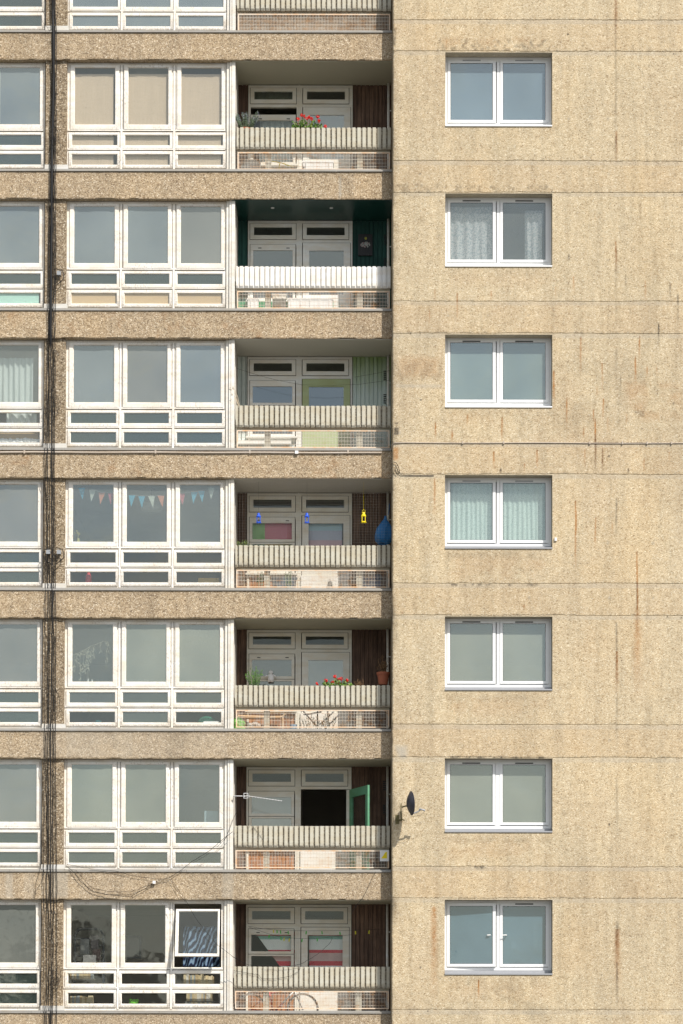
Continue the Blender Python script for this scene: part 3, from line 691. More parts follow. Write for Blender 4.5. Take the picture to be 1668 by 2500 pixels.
    e = np.clip(1-ex/.05, 0, 1)*np.clip(fb2(X, Zo, 7, 51)*2-.5, 0, 1); dk = np.maximum(dk, e*.75)
    e2 = np.clip(1-ex/.16, 0, 1)*np.clip(fb2(X, Zo*.5, 2.2, 53)-.50, 0, 1)*2.4; dk = np.maximum(dk, np.clip(e2, 0, .8))
    patch(958, 975, 1030, 1062, .9, 'd', 10, .42, 61, .02); patch(960, 980, 1040, 1062, 1, 'p', 12, .5, 63, .02); patch(958, 975, 1090, 1125, .7, 'r', 5, .3, 62, .03)
    patch(958, 968, 60, 140, .7, 'd', 9, .4, 66, .02)
    Yv += np.where((Yv < ST+.01), (fb2(X, Zo, 20, 71)-.5)*.004, 0)
    rr = np.clip(1-ex/.022, 0, 1); Yv = Yv+rr**2*.022+rr*(fb2(X, Zo, 16, 72)-.3)*.03
    V = np.stack([X.ravel(), Yv.ravel(), Z.ravel()], 1); idx = np.arange(len(V)).reshape(X.shape)
    Q = np.stack([idx[:-1, :-1], idx[1:, :-1], idx[1:, 1:], idx[:-1, 1:]], -1)
    xm = (xs[1:]+xs[:-1])/2; zm = (zs[1:]+zs[:-1])/2; keep = np.ones(Q.shape[:2], bool)
    for h in HOLES:
        keep[np.ix_((xm > h[0]) & (xm < h[1]), (zm > h[2]) & (zm < h[3]))] = False
    Fc = Q[keep].tolist()
    # left return of the block
    k0 = len(V); V2 = []; e0 = idx[0]
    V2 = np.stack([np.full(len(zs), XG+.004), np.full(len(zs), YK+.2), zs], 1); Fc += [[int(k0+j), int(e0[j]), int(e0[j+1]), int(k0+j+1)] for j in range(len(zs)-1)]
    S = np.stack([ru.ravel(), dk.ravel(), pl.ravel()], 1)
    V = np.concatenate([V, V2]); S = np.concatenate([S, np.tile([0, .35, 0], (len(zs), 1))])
    # reveals
    for h in HOLES:
        x0, x1, z0, z1 = h; b = len(V); y0, y1 = ST+.0005, ST+.32
        V = np.concatenate([V, [(x0,y0,z0),(x0,y1,z0),(x0,y1,z1),(x0,y0,z1),(x1,y0,z0),(x1,y1,z0),(x1,y1,z1),(x1,y0,z1)]])
        S = np.concatenate([S, np.tile([0, .1, .6], (8, 1))])
        Fc += [[b, b+1, b+2, b+3], [b+4, b+7, b+6, b+5], [b+3, b+2, b+6, b+7], [b, b+4, b+5, b+1]]
    V[:, 2] += 2.9
    me = D.meshes.new('gable_wall'); o = D.objects.new('gable_wall', me); COL.objects.link(o); o.parent = TOWER
    me.from_pydata(V.tolist(), [], Fc); me.materials.append(A_WALL); put_attr(o, S); me.update()
gable()
# gable windows
YG = ST+.215
def gwin(n):
    zz = zr(n); lt = lintel(n)-.002; b = zz+zR(418, YG)
    y = YG; mb = MB(); w = .045
    x0, x1 = HX0+.004, xr(870, y)
    z0, z1 = b+.002, lt
    t1 = lintel(n)-zR(72, YG)-zz if False else 0
    # heights measured on the fourth floor, hung from the lintel
    off = lt-(zz+zR(42, YG))
    mid0, mid1 = (xr(588, y), xr(604, y)) if n != 6 else (xr(582, y), xr(610, y))
    mb.box(x0, x0+w, y+.012, y+.08, z0, z1); mb.box(x1-w, HX1-.003, y+.012, y+.08, z0, z1)
    mb.box(x0+w, x1-w, y+.013, y+.08, z0, z0+.055); mb.box(x0+w, x1-w, y+.013, y+.08, zz+zR(76, y), z1); mb.box(mid0, mid1, y+.010, y+.08, z0+.055, zz+zR(76, y))
    wo = mb.build('window', M_PVC, TOWER)
    gl = {0: G_BLUE2, 1: G_BLUE2, 2: G_GREY4, 3: G_BLUE3, 4: G_GREY4, 5: G_GREEN, 6: G_GREEN, 7: G_BLUE4}[n]
    for si, (a0, a1, p0, p1) in enumerate(((328, 583, 343, 567), (606, 862, 620, 845))):
        m1 = MB(); X0, X1, P0, P1 = xr(a0, y), xr(a1, y), xr(p0, y), xr(p1, y)
        if n == 6 and si == 0: X1 -= .01
        Z0, Z1, Q0, Q1 = zz+zR(400, y), zz+zR(69, y), zz+zR(385, y), zz+zR(83, y)
        m1.box(X0, P0, y, y+.06, Z0, Z1); m1.box(P1, X1, y, y+.06, Z0, Z1); m1.box(P0, P1, y+.001, y+.06, Z0, Q0); m1.box(P0, P1, y+.001, y+.06, Q1, Z1)
        m1.box(X0+.012, X1-.012, y-.006, y+.02, Z0+.006, Z0+.010)
        pm = MB(); pm.box(P0, P1, y+.018, y+.024, Q0, Q1)
        sm = MB(); sm.box(P0, P0+.006, y+.012, y+.03, Q0, Q1); sm.box(P1-.006, P1, y+.012, y+.03, Q0, Q1); sm.box(P0, P1, y+.013, y+.03, Q1-.006, Q1); sm.box(P0, P1, y+.013, y+.03, Q0, Q0+.005)
        if n == 7 and si == 0:
            for q in (m1, pm, sm): q.v = [(p[0], p[1]-.055*(p[0]-X0)/(X1-X0), p[2]) for p in q.v]
        s_ = m1.build('sash', M_PVC, wo); pm.build('pane', gl, wo); sm.build('seal', M_SEAL, wo)
        vm = MB(); vx = (P0+P1)/2; vm.box(vx-.17, vx+.17, y-.006, y+.02, lt-.075, lt-.055); vm.build('vent', M_GREY if n in (1, 4) else M_VENT, wo)
    sl = MB(); sl.box(HX0+.003, HX1-.003, ST-.02, y+.03, zz+zR(431)+.002, zz+zR(431)+.028); sl.box(HX0+.003, HX1-.003, y-.03, y+.03, zz+zR(431)+.03, b-.002)
    sl.build('sill', M_GREY if n >= 4 else M_PVC, wo)
G_BLUE2 = glass('blue_tinted_glass', .20, .6, (.165, .235, .275)); G_BLUE4 = glass('painted_sky_glass', .14, .62, (.115, .20, .255)); G_BLUE3 = glass('teal_tinted_glass', .20, .6, (.18, .245, .235))  # lowest gable panes: blue sky reflection put into the haze colour
for n in range(0, 8): gwin(n)
# ============================================================ things on and behind the facade
def P3(u, v, Y): x, z = W(u, v, Y); return Vector((x, Y, z))
def one(name, mb, mats, label, cat, group=None, smooth=False): return tag(mb.build(name, mats, smooth=smooth), label, cat, group)
def hold(name, x, y, z, label, cat, group=None): return empty(name, (x, y, z), label, cat, group)
LEAF = simple('fresh_green_leaf', (.10, .22, .035), .6, .5, 30); LEAF2 = simple('grey_green_leaf', (.11, .15, .09), .7, .45, 30); LEAFY = simple('yellow_green_leaf', (.22, .30, .07), .6, .4, 30)
PETAL = simple('scarlet_petal', (.75, .03, .02), .6, .25, 30); PETALP = simple('mauve_petal', (.22, .24, .30), .7, .3, 30); DRY = simple('dry_brown_stem', (.20, .12, .06), .9, .4, 30)
STRAW = simple('pale_straw', (.62, .52, .38), .8, .2, 30); TERRA = simple('terracotta', (.34, .11, .06), .8, .15, 8); WHT = simple('white_plastic', (.80, .80, .79), .5, .03, 4)
TROUGH = simple('brown_planter', (.10, .06, .04), .8, .2); SOIL = simple('potting_soil', (.03, .02, .015), .95, .3, 40)
BLUE = simple('bright_blue_enamel', (.02, .10, .62), .35, .08); YELL = simple('bright_yellow_enamel', (.85, .68, .01), .35, .08); BAGB = simple('blue_plastic_sheet', (.015, .12, .30), .45, .25, 6)
DKM = simple('dark_painted_metal', (.035, .035, .045), .45, .15); WOODP = simple('pale_pine', (.55, .38, .22), .75, .2, 12)
# ---- plants
def geranium(n, u0, u1, vb, vt, seed, label, blooms):
    rs = random.Random(seed); a = P3(u0, vb, .20); b = P3(u1, vb, .20); h = P3(u0, vt, .2).z-a.z
    t = hold('geranium', (a.x+b.x)/2, .24, a.z-.16, label, 'plant', 'geraniums in bloom on the parapets')
    m = MB(); m.box(a.x+.05, b.x-.05, .19, .33, a.z-.15, a.z-.01); m.build('planter', TROUGH, t)
    lf = MB(); st = MB()
    for k in range(16):
        x = rs.uniform(a.x+.06, b.x-.06); st.tube([(x, .25, a.z-.03), (x+rs.uniform(-.05, .05), .22, a.z+h*rs.uniform(.3, .7))], .004, 4)
    for k in range(330):
        q = rs.uniform(-1, 1); x = (a.x+b.x)/2+q*(b.x-a.x)/2; hh = h*(.75-.35*abs(q))*(.8+.3*math.sin(q*9+seed)); z = a.z-.05+rs.random()*(hh+.03); y = .10+rs.random()*.22
        lf.cur = 0 if rs.random() < .65 else 1; lf.leaf((x, y, z), .042, .038)
    lf.build('leaves', [LEAF, LEAFY], t); st.build('stem', LEAF2, t)
    for (u, v) in blooms:
        c = P3(u, v, .14); fm = MB()
        for k in range(26):
            d = Vector((rs.gauss(0, 1), rs.gauss(0, 1), rs.gauss(0, 1))).normalized()*.026; fm.leaf(c+d, .026, .026)
        fm.tube([c, c+Vector((0, .05, -.10))], .003, 4); fm.build('flower_head', PETAL, t)
geranium(1, 714, 786, 309, 283, 4, 'bright red geranium over a cream parapet below the pale blue door pane', [(728,290),(736,281),(743,284),(750,289),(755,286),(761,290),(776,284),(779,295),(794,308)])
geranium(5, 788, 862, 1672, 1650, 9, 'orange red geranium beside a terracotta pot, trailing over a cream parapet', [(796,1661),(812,1666),(818,1652),(827,1658),(834,1657),(848,1661),(775,1669)])
def bush(u, vb, hh, ww, seed, label, mats, flower=None, n=420, name='shrub', upright=.6):
    rs = random.Random(seed); c = P3(u, vb, .22); t = hold(name, c.x, .26, c.z-.22, label, 'plant')
    m = MB(); m.lathe(c.x, .27, [(.09, c.z-.21), (.12, c.z-.02), (.105, c.z-.02), (.10, c.z-.05)], 14); m.build('pot', TERRA, t, smooth=False)
    lf = MB(); st = MB()
    for k in range(18):
        an = rs.uniform(-1, 1); L_ = hh*rs.uniform(.6, 1.05)*(1-.35*abs(an)); e = Vector((c.x+an*ww*.5, .22+rs.uniform(-.12, .1), c.z+L_)); s0 = Vector((c.x+an*ww*.12, .26, c.z-.06)); st.tube([s0, (s0+e)/2+Vector((an*.03, 0, .03)), e], [.005, .004, .002], 4)
        for j in range(n//18):
            f = rs.uniform(.2, 1); p = s0.lerp(e, f)+Vector((rs.gauss(0, .013), rs.gauss(0, .013), rs.gauss(0, .01)))
            lf.cur = 1 if (flower and f > .6 and rs.random() < .35) else 0
            lf.leaf(p, .036, .011, (rs.uniform(-1, 1)*.8, rs.uniform(-1, 1)*.8, upright+rs.random()))
    lf.build('leaves', mats, t); st.build('stem', LEAF2, t)
bush(599, 310, .36, .52, 2, 'grey green flowering bush spilling over the left end of a cream parapet', [LEAF2, PETALP], True, 1500, 'lavender_bush')
bush(621, 1673, .42, .36, 5, 'wispy green conifer sprig at the left end of a parapet, left of the white doll', [LEAF, LEAFY], None, 460, 'conifer_sprig', 1.4)
bush(595, 1333, .12, .26, 6, 'small green seedling at the left end of the parapet under the netting', [LEAFY, LEAF], None, 90, 'seedling', .2)
m = MB(); rs = random.Random(8)
t = hold('withered_plant', P3(878, 1678, .2).x, .24, P3(878, 1678, .2).z-.1, 'sparse withered weed on the parapet between the geranium and the terracotta pot', 'plant')
for k in range(22):
    a = P3(rs.uniform(870, 888), 1676, .2); b = a+Vector((rs.uniform(-.05, .05), rs.uniform(-.04, .04), rs.uniform(.04, .15))); m.tube([a, b], .002, 4)
    for j in range(5): m.leaf(a.lerp(b, rs.uniform(.4, 1)), .018, .010)
m.build('stem', DRY, t); m = MB(); a = P3(878, 1678, .2); m.box(a.x-.08, a.x+.08, .18, .3, a.z-.1, a.z); m.build('planter', TROUGH, t)
c = P3(936, 1671, .2); t = hold('potted_shrub', c.x, .26, c.z, 'red plastic pot with a dead brown shrub on the right end of a parapet', 'plant')
m = MB(); m.lathe(c.x, .25, [(.085, c.z), (.115, c.z+.19), (.125, c.z+.19), (.13, c.z+.235), (.115, c.z+.235), (.105, c.z+.20)], 20); m.build('pot', TERRA, t)
m = MB(); m.lathe(c.x, .25, [(.10, c.z+.195), (.01, c.z+.21)], 12); m.build('soil', SOIL, t); m = MB(); rs = random.Random(12)
for k in range(30):
    a = Vector((c.x+rs.uniform(-.03, .03), .25, c.z+.2)); b = a+Vector((rs.uniform(-.13, .13), rs.uniform(-.1, .1), rs.uniform(.12, .40))); m.tube([a, b], .003, 4)
    for j in range(12): m.leaf(a.lerp(b, rs.uniform(.3, 1))+Vector((rs.gauss(0, .015), 0, rs.gauss(0, .015))), .03, .014)
m.build('stem', DRY, t)
rs = random.Random(21); m = MB()          # dry sticks
for (u1, v1, u0, v0) in ((562, 945, 583, 992), (569, 943, 583, 992), (575, 953, 585, 990), (563, 973, 575, 985), (566, 960, 582, 988)): m.tube([P3(u0, v0, .15), P3((u0+u1)/2+1, (v0+v1)/2, .12), P3(u1, v1, .05)], .005, 5)
one('dry_canes', m, STRAW, 'bundle of dry straw coloured canes leaning past the white fin', 'canes')
# ---- lanterns under the netting
def lantern(u, vt, vb, mat, label, handle):
    c = P3(u, vb, .22); h = P3(u, vt, .22).z-c.z; t = hold('lantern', c.x, .22, c.z, label, 'lantern', 'hanging tin lanterns')
    x, z = c.x, c.z; r = h*.26
    m = MB(); m.lathe(x, .22, [(r, z), (r*1.02, z+h*.05), (r*.85, z+h*.07), (r*.85, z+h*.12), (r*.3, z+h*.13)], 12); m.build('base', mat, t)
    m = MB()
    for k in range(4):
        a = math.pi/4+2*math.pi*k/4; m.tube([(x+r*.8*math.cos(a), .22+r*.8*math.sin(a), z+h*.10), (x+r*.8*math.cos(a), .22+r*.8*math.sin(a), z+h*.60)], r*.16, 5)
    m.build('cage', mat, t)
    m = MB(); m.lathe(x, .22, [(r*.9, z+h*.58), (r*.92, z+h*.64), (r*.55, z+h*.80), (r*.5, z+h*.84), (r*.62, z+h*.86), (r*.45, z+h*.95), (r*.1, z+h)], 12); m.build('lid', mat, t)
    m = MB(); tp = z+h
    if handle: m.tube([(x-r*.5, .22, tp-.03), (x-r*.45, .22, tp+.03), (x, .22, tp+.05), (x+r*.45, .22, tp+.03), (x+r*.5, .22, tp-.03)], .003, 5)
    m.tube([(x, .22, tp), (x, .22, zb(4)-.01)], .0012, 4); m.build('handle', mat if handle else M_WIRE, t)
lantern(631.5, 1252, 1277.5, BLUE, 'blue tin lantern hanging before the multicoloured patchwork blind', False)
lantern(749.5, 1252, 1277.5, BLUE, 'blue tin lantern hanging before the pinkish door pane', False)
lantern(888, 1250, 1276.5, YELL, 'bright yellow tin lantern hanging before brown cladding', True)
# blue bag
m = MB(); prof = [(.0, .0), (.10, .01), (.17, .08), (.185, .16), (.15, .28), (.09, .38), (.03, .47), (.02, .53)]
c = P3(938, 1326, .20); n0 = 16; rs = random.Random(3)
for k, (r, h) in enumerate(prof):
    for j in range(n0):
        a = 2*math.pi*j/n0; q = r*(1+.10*math.sin(3*a+h*9)+rs.uniform(-.05, .05)); m.v.append((c.x+q*math.cos(a)*1.08+h*.06, .30+q*.65*math.sin(a), c.z+h+.02*math.sin(2*a)))
for k in range(len(prof)-1):
    for j in range(n0): p = k*n0+j; q = k*n0+(j+1) % n0; m.f.append((p, q, q+n0, p+n0)); m.m.append(0)
m.tube([P3(948, 1257, .3), P3(950, 1245, .32), P3(951, 1230, .4)], .006, 5)
one('blue_bag', m, BAGB, 'blue plastic sack hanging at the right end of the loggia with lanterns', 'bag')
# bird net
m = MB(); x0, x1 = XFIN1+.005, XG-.01; zt, z0_ = zb(4)-.012, zb(4)+zc(665, .06); r = .00032
x = x0
while x < x1: m.box(x-r, x+r, .058, .060, z0_, zt); x += .052
z = z0_
while z < zt: m.box(x0, x1, .060, .062, z-r, z+r); z += .052
one('bird_net', m, simple('grey_net_cord', (.34, .32, .28), .8, .1), 'fine grey bird netting stretched over the loggia with lanterns', 'net')
# ---- satellite dish
c = P3(999.5, 1961.5, ST-.36); t = hold('satellite_dish', XG+.1, ST-.1, P3(985, 2005, ST-.1).z, 'dark grey satellite dish on a corner bracket, seen from its edge', 'satellite dish')
DG = simple('dark_grey_dish', (.05, .05, .065), .4, .1)
ax = Vector((.955, .26, .06)).normalized(); tilt = R(-4); up_ = Vector((-math.sin(tilt)*-1, 0, math.cos(tilt))); sd_ = ax.cross(up_).normalized(); up_ = sd_.cross(ax).normalized()
def dish(mb, R1, R2, dep, off):
    b = len(mb.v); K = 8; N = 28
    for k in range(K+1):
        f = k/K
        for j in range(N):
            a = 2*math.pi*j/N; mb.v.append(tuple(c+ax*(dep*f*f-dep*.55+off)+up_*(R1*f*math.sin(a))+sd_*(R2*f*math.cos(a))))
    for k in range(K):
        for j in range(N): p = b+k*N+j; q = b+k*N+(j+1) % N; mb.f.append((p, q, q+N, p+N)); mb.m.append(mb.cur)
m = MB(); dish(m, .222, .20, .085, 0); dish(m, .222, .20, .085, .006)
for k in range(28):
    a = 2*math.pi*k/28; b = 2*math.pi*(k+1)/28
m.tube([c+ax*(.085*.45+.003)+up_*(.224*math.sin(2*math.pi*k/28))+sd_*(.202*math.cos(2*math.pi*k/28)) for k in range(29)], .006, 6, False)
m.build('dish', DG, t, smooth=True)
lo_ = c-up_*.205+ax*.03; lnb = P3(1029, 1977.5, ST-.38)
m = MB(); m.tube([lo_, P3(1024, 1980.5, ST-.37)], .013, 6); m.build('arm', M_GREY, t)
m = MB(); m.tube([P3(1025, 1976, ST-.37), P3(1031, 1976.8, ST-.37), P3(1038, 1979, ST-.37)], [.020, .016, .022], 10); m.tube([P3(1024, 1980.5, ST-.37), P3(1025.5, 1974, ST-.37)], .013, 8); m.build('receiver', M_GREY, t, smooth=True)
m = MB(); m.tube([P3(1037, 1980, ST-.37), P3(1034, 1986, ST-.37), P3(1025, 1991, ST-.37), P3(1010, 1993.5, ST-.36), P3(1000, 1992, ST-.33), lo_], .003, 5); m.build('lead', M_CABLE, t)
m = MB(); yb = ST-.20
m.tube([P3(977, 1960, yb), P3(979.5, 2003, yb)], .007, 6); m.tube([P3(981, 1960, yb), P3(981.5, 2003, yb)], .007, 6); m.tube([P3(981, 1971, yb), P3(990, 1968, yb-.08), P3(994, 1968, ST-.35)], .014, 8)
m.tube([P3(980, 2002, yb), P3(978, 2003, ST-.02), P3(968, 2000, ST-.02)], .018, 8); m.box(XG+.07, XG+.14, ST-.012, ST-.004, P3(980, 2012, ST).z, P3(980, 1990, ST).z)
m.tube([P3(979, 2000, yb), P3(988, 2003, yb-.02)], .010, 6); m.build('bracket', simple('old_brass_bracket', (.14, .12, .05), .6, .4, 30), t)
# ---- television aerial
a0 = P3(569, 1944, .06); t = hold('television_aerial', a0.x, a0.y, a0.z, 'thin silver television aerial reaching out from the white fin', 'aerial')
ALU = simple('aluminium', (.70, .70, .70), .4, .05)
m = MB(); m.tube([P3(569, 1956, .07), P3(570, 1945, .02), P3(573, 1943.5, 0), P3(600, 1944, -.10)], .008, 7); m.build('mast', ALU, t, smooth=True)
m = MB(); p, q = P3(602, 1943, -.10), P3(688, 1955.5, -.42); m.tube([p, q], .005, 6); m.build('boom', ALU, t)
for k in range(13):
    f = k/12.0; b = p.lerp(q, f); m = MB(); ln = (.06 if k > 1 else .08)*(1-.3*f); dv = Vector((.12, .97, .10)).normalized()
    m.tube([b-dv*ln, b+dv*ln], .0035, 5); m.tube([b-Vector((0, 0, ln*.25)), b+Vector((0, 0, ln*.22))], .0035, 5); m.build('element', ALU, t)
m = MB(); b = P3(601, 1943, -.10); m.ring(b.x-.045, b.x+.04, b.z-.05, b.z+.05, .008, -.115, -.10); m.build('reflector', ALU, t)
m = MB(); m.tube([P3(600, 1946, -.09), P3(590, 1965, -.05), P3(572, 1993, .0), P3(566, 2010, .03), P3(552, 2046, .04), P3(530, 2068, .05)], .0035, 5); one('aerial_lead', m, M_CABLE, 'thin black lead running down from the television aerial round the white fin', 'cable')
# ---- picture, louvre notice, small notice
a, b = P3(874.7, 624.6, YK), P3(909.6, 572.5, YK)
t = hold('picture', (a.x+b.x)/2, YK, a.z, 'dark picture with pale blossoms on the dark green cladding', 'picture')
m = MB(); m.box(a.x, b.x, YK-.03, YK+.005, a.z, b.z); m.build('board', simple('charcoal_print', (.028, .028, .03), .5, .2), t)
m = MB(); rs = random.Random(31)
for k in range(60):
    th = rs.uniform(0, 6.28); q = rs.random()**.6; m.cur = 0 if rs.random() < .65 else 1
    cc = Vector(((a.x+b.x)/2+.095*q*math.cos(th), YK-.034-rs.random()*.006, a.z+.21+.055*q*math.sin(th))); m.blob(cc, (.014, .002, .010), 6, 3)
m.cur = 2; m.blob((a.x+(b.x-a.x)*.53, YK-.036, a.z+.335), (.026, .003, .028), 10, 6)
m.build('print', [simple('pale_print', (.40, .42, .40), .6), simple('pink_print', (.32, .18, .20), .6), simple('olive_print', (.30, .30, .05), .6)], t)
a, b = P3(927.5, 2110, .125), P3(950, 2076, .125)
t = hold('notice', (a.x+b.x)/2, .125, a.z, 'small white notice with a yellow patch tied to the mesh panel', 'notice')
zq = P3(930, 2103, .125).z
m = MB(); m.box(a.x, b.x, .120, .128, zq, b.z); m.build('board', WHT, t)
m = MB(); m.prism([W(u, v, .118) for u, v in ((931, 2096), (945, 2096), (945, 2080), (941, 2081))], .117, .1195); m.build('yellow_patch', YELL, t)
# ---- bicycle
yb = .62
def b3(u, v): return P3(u, v, yb)
fh, rh, hd, bb, seat = b3(739, 2464), b3(611, 2464), b3(719, 2418), b3(668, 2474), b3(657, 2420)
RED = simple('red_bicycle_paint', (.55, .03, .03), .35, .1); TYRE = simple('grey_tyre', (.16, .15, .14), .85, .3)
t = hold('bicycle', (fh.x+rh.x)/2, yb, fh.z-.31, 'white and red bicycle parked behind a mesh panel', 'bicycle')
for h in (fh, rh):
    m = MB(); m.tube([h+Vector((.292*math.cos(a*math.pi/20), 0, .292*math.sin(a*math.pi/20))) for a in range(41)], .017, 8, False); wl = m.build('wheel', TYRE, t, smooth=True)
    m = MB(); m.tube([h+Vector((.274*math.cos(a*math.pi/20), 0, .274*math.sin(a*math.pi/20))) for a in range(41)], .008, 6, False); m.build('rim', WHT, wl)
    m = MB()
    for k in range(18): an = k*math.pi/9; m.tube([h+Vector((0, .02*(-1)**k, 0)), h+Vector((.272*math.cos(an), 0, .272*math.sin(an)))], .0012, 3)
    m.tube([h-Vector((0, .05, 0)), h+Vector((0, .05, 0))], .018, 8); m.build('spokes', ALU, wl)
m = MB(); m.tube([hd, hd.lerp(bb, .55)], .020, 8); m.tube([hd+Vector((.01, 0, .05)), hd], .020, 8); m.cur = 1
m.tube([hd.lerp(bb, .55), bb], .018, 8); m.tube([bb, seat], .016, 8); m.tube([seat+Vector((0, 0, -.05)), hd+Vector((0, 0, .03))], .014, 8); m.tube([bb, rh], .010, 6); m.tube([seat+Vector((0, 0, -.05)), rh], .008, 6)
m.build('frame', [WHT, RED], t, smooth=True)
m = MB(); m.tube([hd, hd.lerp(fh, .75)+Vector((-.006, 0, 0)), fh], [.015, .012, .008], 8); m.build('fork', WHT, t, smooth=True)
m = MB(); hb = hd+Vector((.02, 0, .12)); m.tube([hd, hb], .012, 6); m.tube([hb+Vector((-.04, -.24, .01)), hb+Vector((.03, -.12, 0)), hb, hb+Vector((.03, .12, 0)), hb+Vector((-.04, .24, .01))], .011, 6); m.build('handlebar', DKM, t)
m = MB(); s2 = seat+Vector((-.02, 0, .10)); m.tube([seat, s2], .012, 6); m.blob(s2+Vector((-.01, 0, .03)), (.13, .06, .03), 10, 5); m.build('saddle', DKM, t)
m = MB(); m.tube([bb+Vector((.085*math.cos(a*math.pi/8), -.04, .085*math.sin(a*math.pi/8))) for a in range(17)], .008, 4, False); m.box(bb.x-.01, bb.x+.01, -.0+yb-.07, yb-.05, bb.z-.16, bb.z); m.build('crank', DKM, t)
# ---- washing lines and pegs
def line(pts, Y, label, r=.0022, name='washing_line', mat=None):
    m = MB(); m.tube([P3(u, v, Y) for u, v in pts], r, 4); return one(name, m, mat or M_WIRE, label, 'cord')
Fz = lambda z, oy: (550+z[0]/3.484, oy+z[1]/3.484)
line([Fz(q, 2120) for q in ((195, 492), (300, 512), (450, 528), (700, 533), (1000, 530), (1365, 518))], .75, 'upper washing line across the loggia with the striped sheets')
line([Fz(q, 2120) for q in ((200, 500), (375, 560), (500, 590), (650, 598), (800, 596), (1080, 565))], .70, 'lower washing line across the loggia with the striped sheets')
line([Fz(q, 800) for q in ((85, 342), (300, 410), (450, 448), (650, 485), (880, 492), (1150, 480), (1400, 445))], .7, 'sagging washing line in front of the sage green door')
line([Fz(q, 800) for q in ((1100, 420), (1250, 395), (1400, 365))], .7, 'short slack cord before the green fading boards')
PG = simple('lime_green_peg', (.10, .55, .10), .5, .1); PYL = simple('yellow_peg', (.75, .70, .05), .5, .1)
def peg(z, Y, g, lab):
    c = P3(*Fz(z, 2120), Y); m = MB(); an = rng.uniform(-.3, .3); q = .045
    for s in (-1, 1):
        a = (c.x+s*.004, Y-.004*s, c.z+.012); b = (c.x+s*.007+an*.03, Y-.006*s, c.z-.05); m.tube([a, b], .0055, 4)
    one('clothes_peg', m, PG if g else PYL, lab, 'peg', 'clothes pegs on the washing lines')
for z, g in (((408, 528), 0), ((440, 530), 1), ((470, 535), 1), ((535, 540), 1), ((690, 540), 1), ((822, 540), 1), ((975, 545), 1), ((1108, 540), 0), ((1225, 535), 0)): peg(z, .75, g, ('lime green' if g else 'yellow')+' clothes peg on the upper washing line')
for z, g in (((375, 572), 1), ((473, 590), 1), ((502, 597), 0), ((546, 603), 0), ((655, 605), 1), ((783, 600), 1)): peg(z, .70, g, ('lime green' if g else 'yellow')+' clothes peg on the lower washing line')
# ---- things on the loggia floors
def mbox(u0, v0, u1, v1, Y, dep): 
    a, b = P3(u0, v1, Y), P3(u1, v0, Y); m = MB(); m.box(a.x, b.x, Y, Y+dep, a.z, b.z); return m, a, b
def crate(u0, v0, u1, v1, Y, dep, n, mat, name, label, cat, lid=True):
    m, a, b = mbox(u0, v0, u1, v1, Y, dep); f = zb(n+1)+.2; m = MB(); r = .015
    z0, z1 = f+.002, b.z; m.box(a.x+r, b.x-r, Y+.01, Y+dep-.01, z0, z1-.035); m.box(a.x, b.x, Y, Y+dep, z1-.034, z1)
    for x in np.linspace(a.x+.08, b.x-.08, max(2, int((b.x-a.x)/.15))): m.box(x-.012, x+.012, Y, Y+.012, z0+.02, z1-.04)
    one(name, m, mat, label, cat)
crate(738, 392, 815, 412, .75, .3, 1, WHT, 'storage_box', 'long white storage box under the door of the top full loggia', 'box')
m = MB(); zf = zb(2)+.2; c = P3(612, 400, .6)
m.lathe(c.x, .62, [(.12, zf), (.14, zf+.12), (.19, c.z-.02), (.205, c.z+.03), (.195, c.z+.03), (.17, c.z-.02)], 20, 1.0, .8); one('basin', m, WHT, 'white round basin behind the mesh under the lavender bush', 'basin')
m = MB(); m.tube([P3(663, 393, .3), P3(675, 395, .3), P3(690, 398, .3), P3(702, 403, .3), P3(718, 407, .3)], .010, 6); m.tube([P3(684, 397, .3), P3(681, 410, .3)], .008, 6); one('yellow_hose', m, YELL, 'yellow hose lying behind the mesh near the white storage box', 'hose')
crate(702, 727, 814, 737.5, .85, .22, 2, WHT, 'storage_box', 'low white storage box behind the white parapet, against the green wall', 'box')
crate(603, 727, 633, 738, .85, .2, 2, WHT, 'small_box', 'small white box in the left corner behind the white parapet', 'box')
crate(664, 717, 700, 727, .55, .28, 2, P_PANEL, 'plastic_crate', 'cream crate beside the concrete bearer behind the white parapet', 'crate')
GB = simple('bright_green_plinth', (.035, .25, .12), .6, .1)  # for the plain low box built as a plinth along the back wall
m = MB(); a = P3(578, 754, .95); b = P3(814, 738, .95); m.box(a.x, b.x, .95, 1.10, zb(3)+.2, b.z+.02); one('green_plinth', m, GB, 'low green plinth along the back wall behind the white parapet', 'plinth')
m = MB(); c = P3(915, 745, .5)
for k in range(160): m.leaf((c.x+rng.gauss(0, .09), .5+rng.gauss(0, .06), c.z+rng.gauss(0, .07)), .04, .02)
m.lathe(c.x, .5, [(.08, zb(3)+.2), (.11, c.z-.05), (.10, c.z-.05)], 12); one('dark_shrub', m, simple('very_dark_leaf', (.02, .04, .02), .7, .5), 'dark leafy plant behind the mesh under the white parapet, near the gable', 'plant')
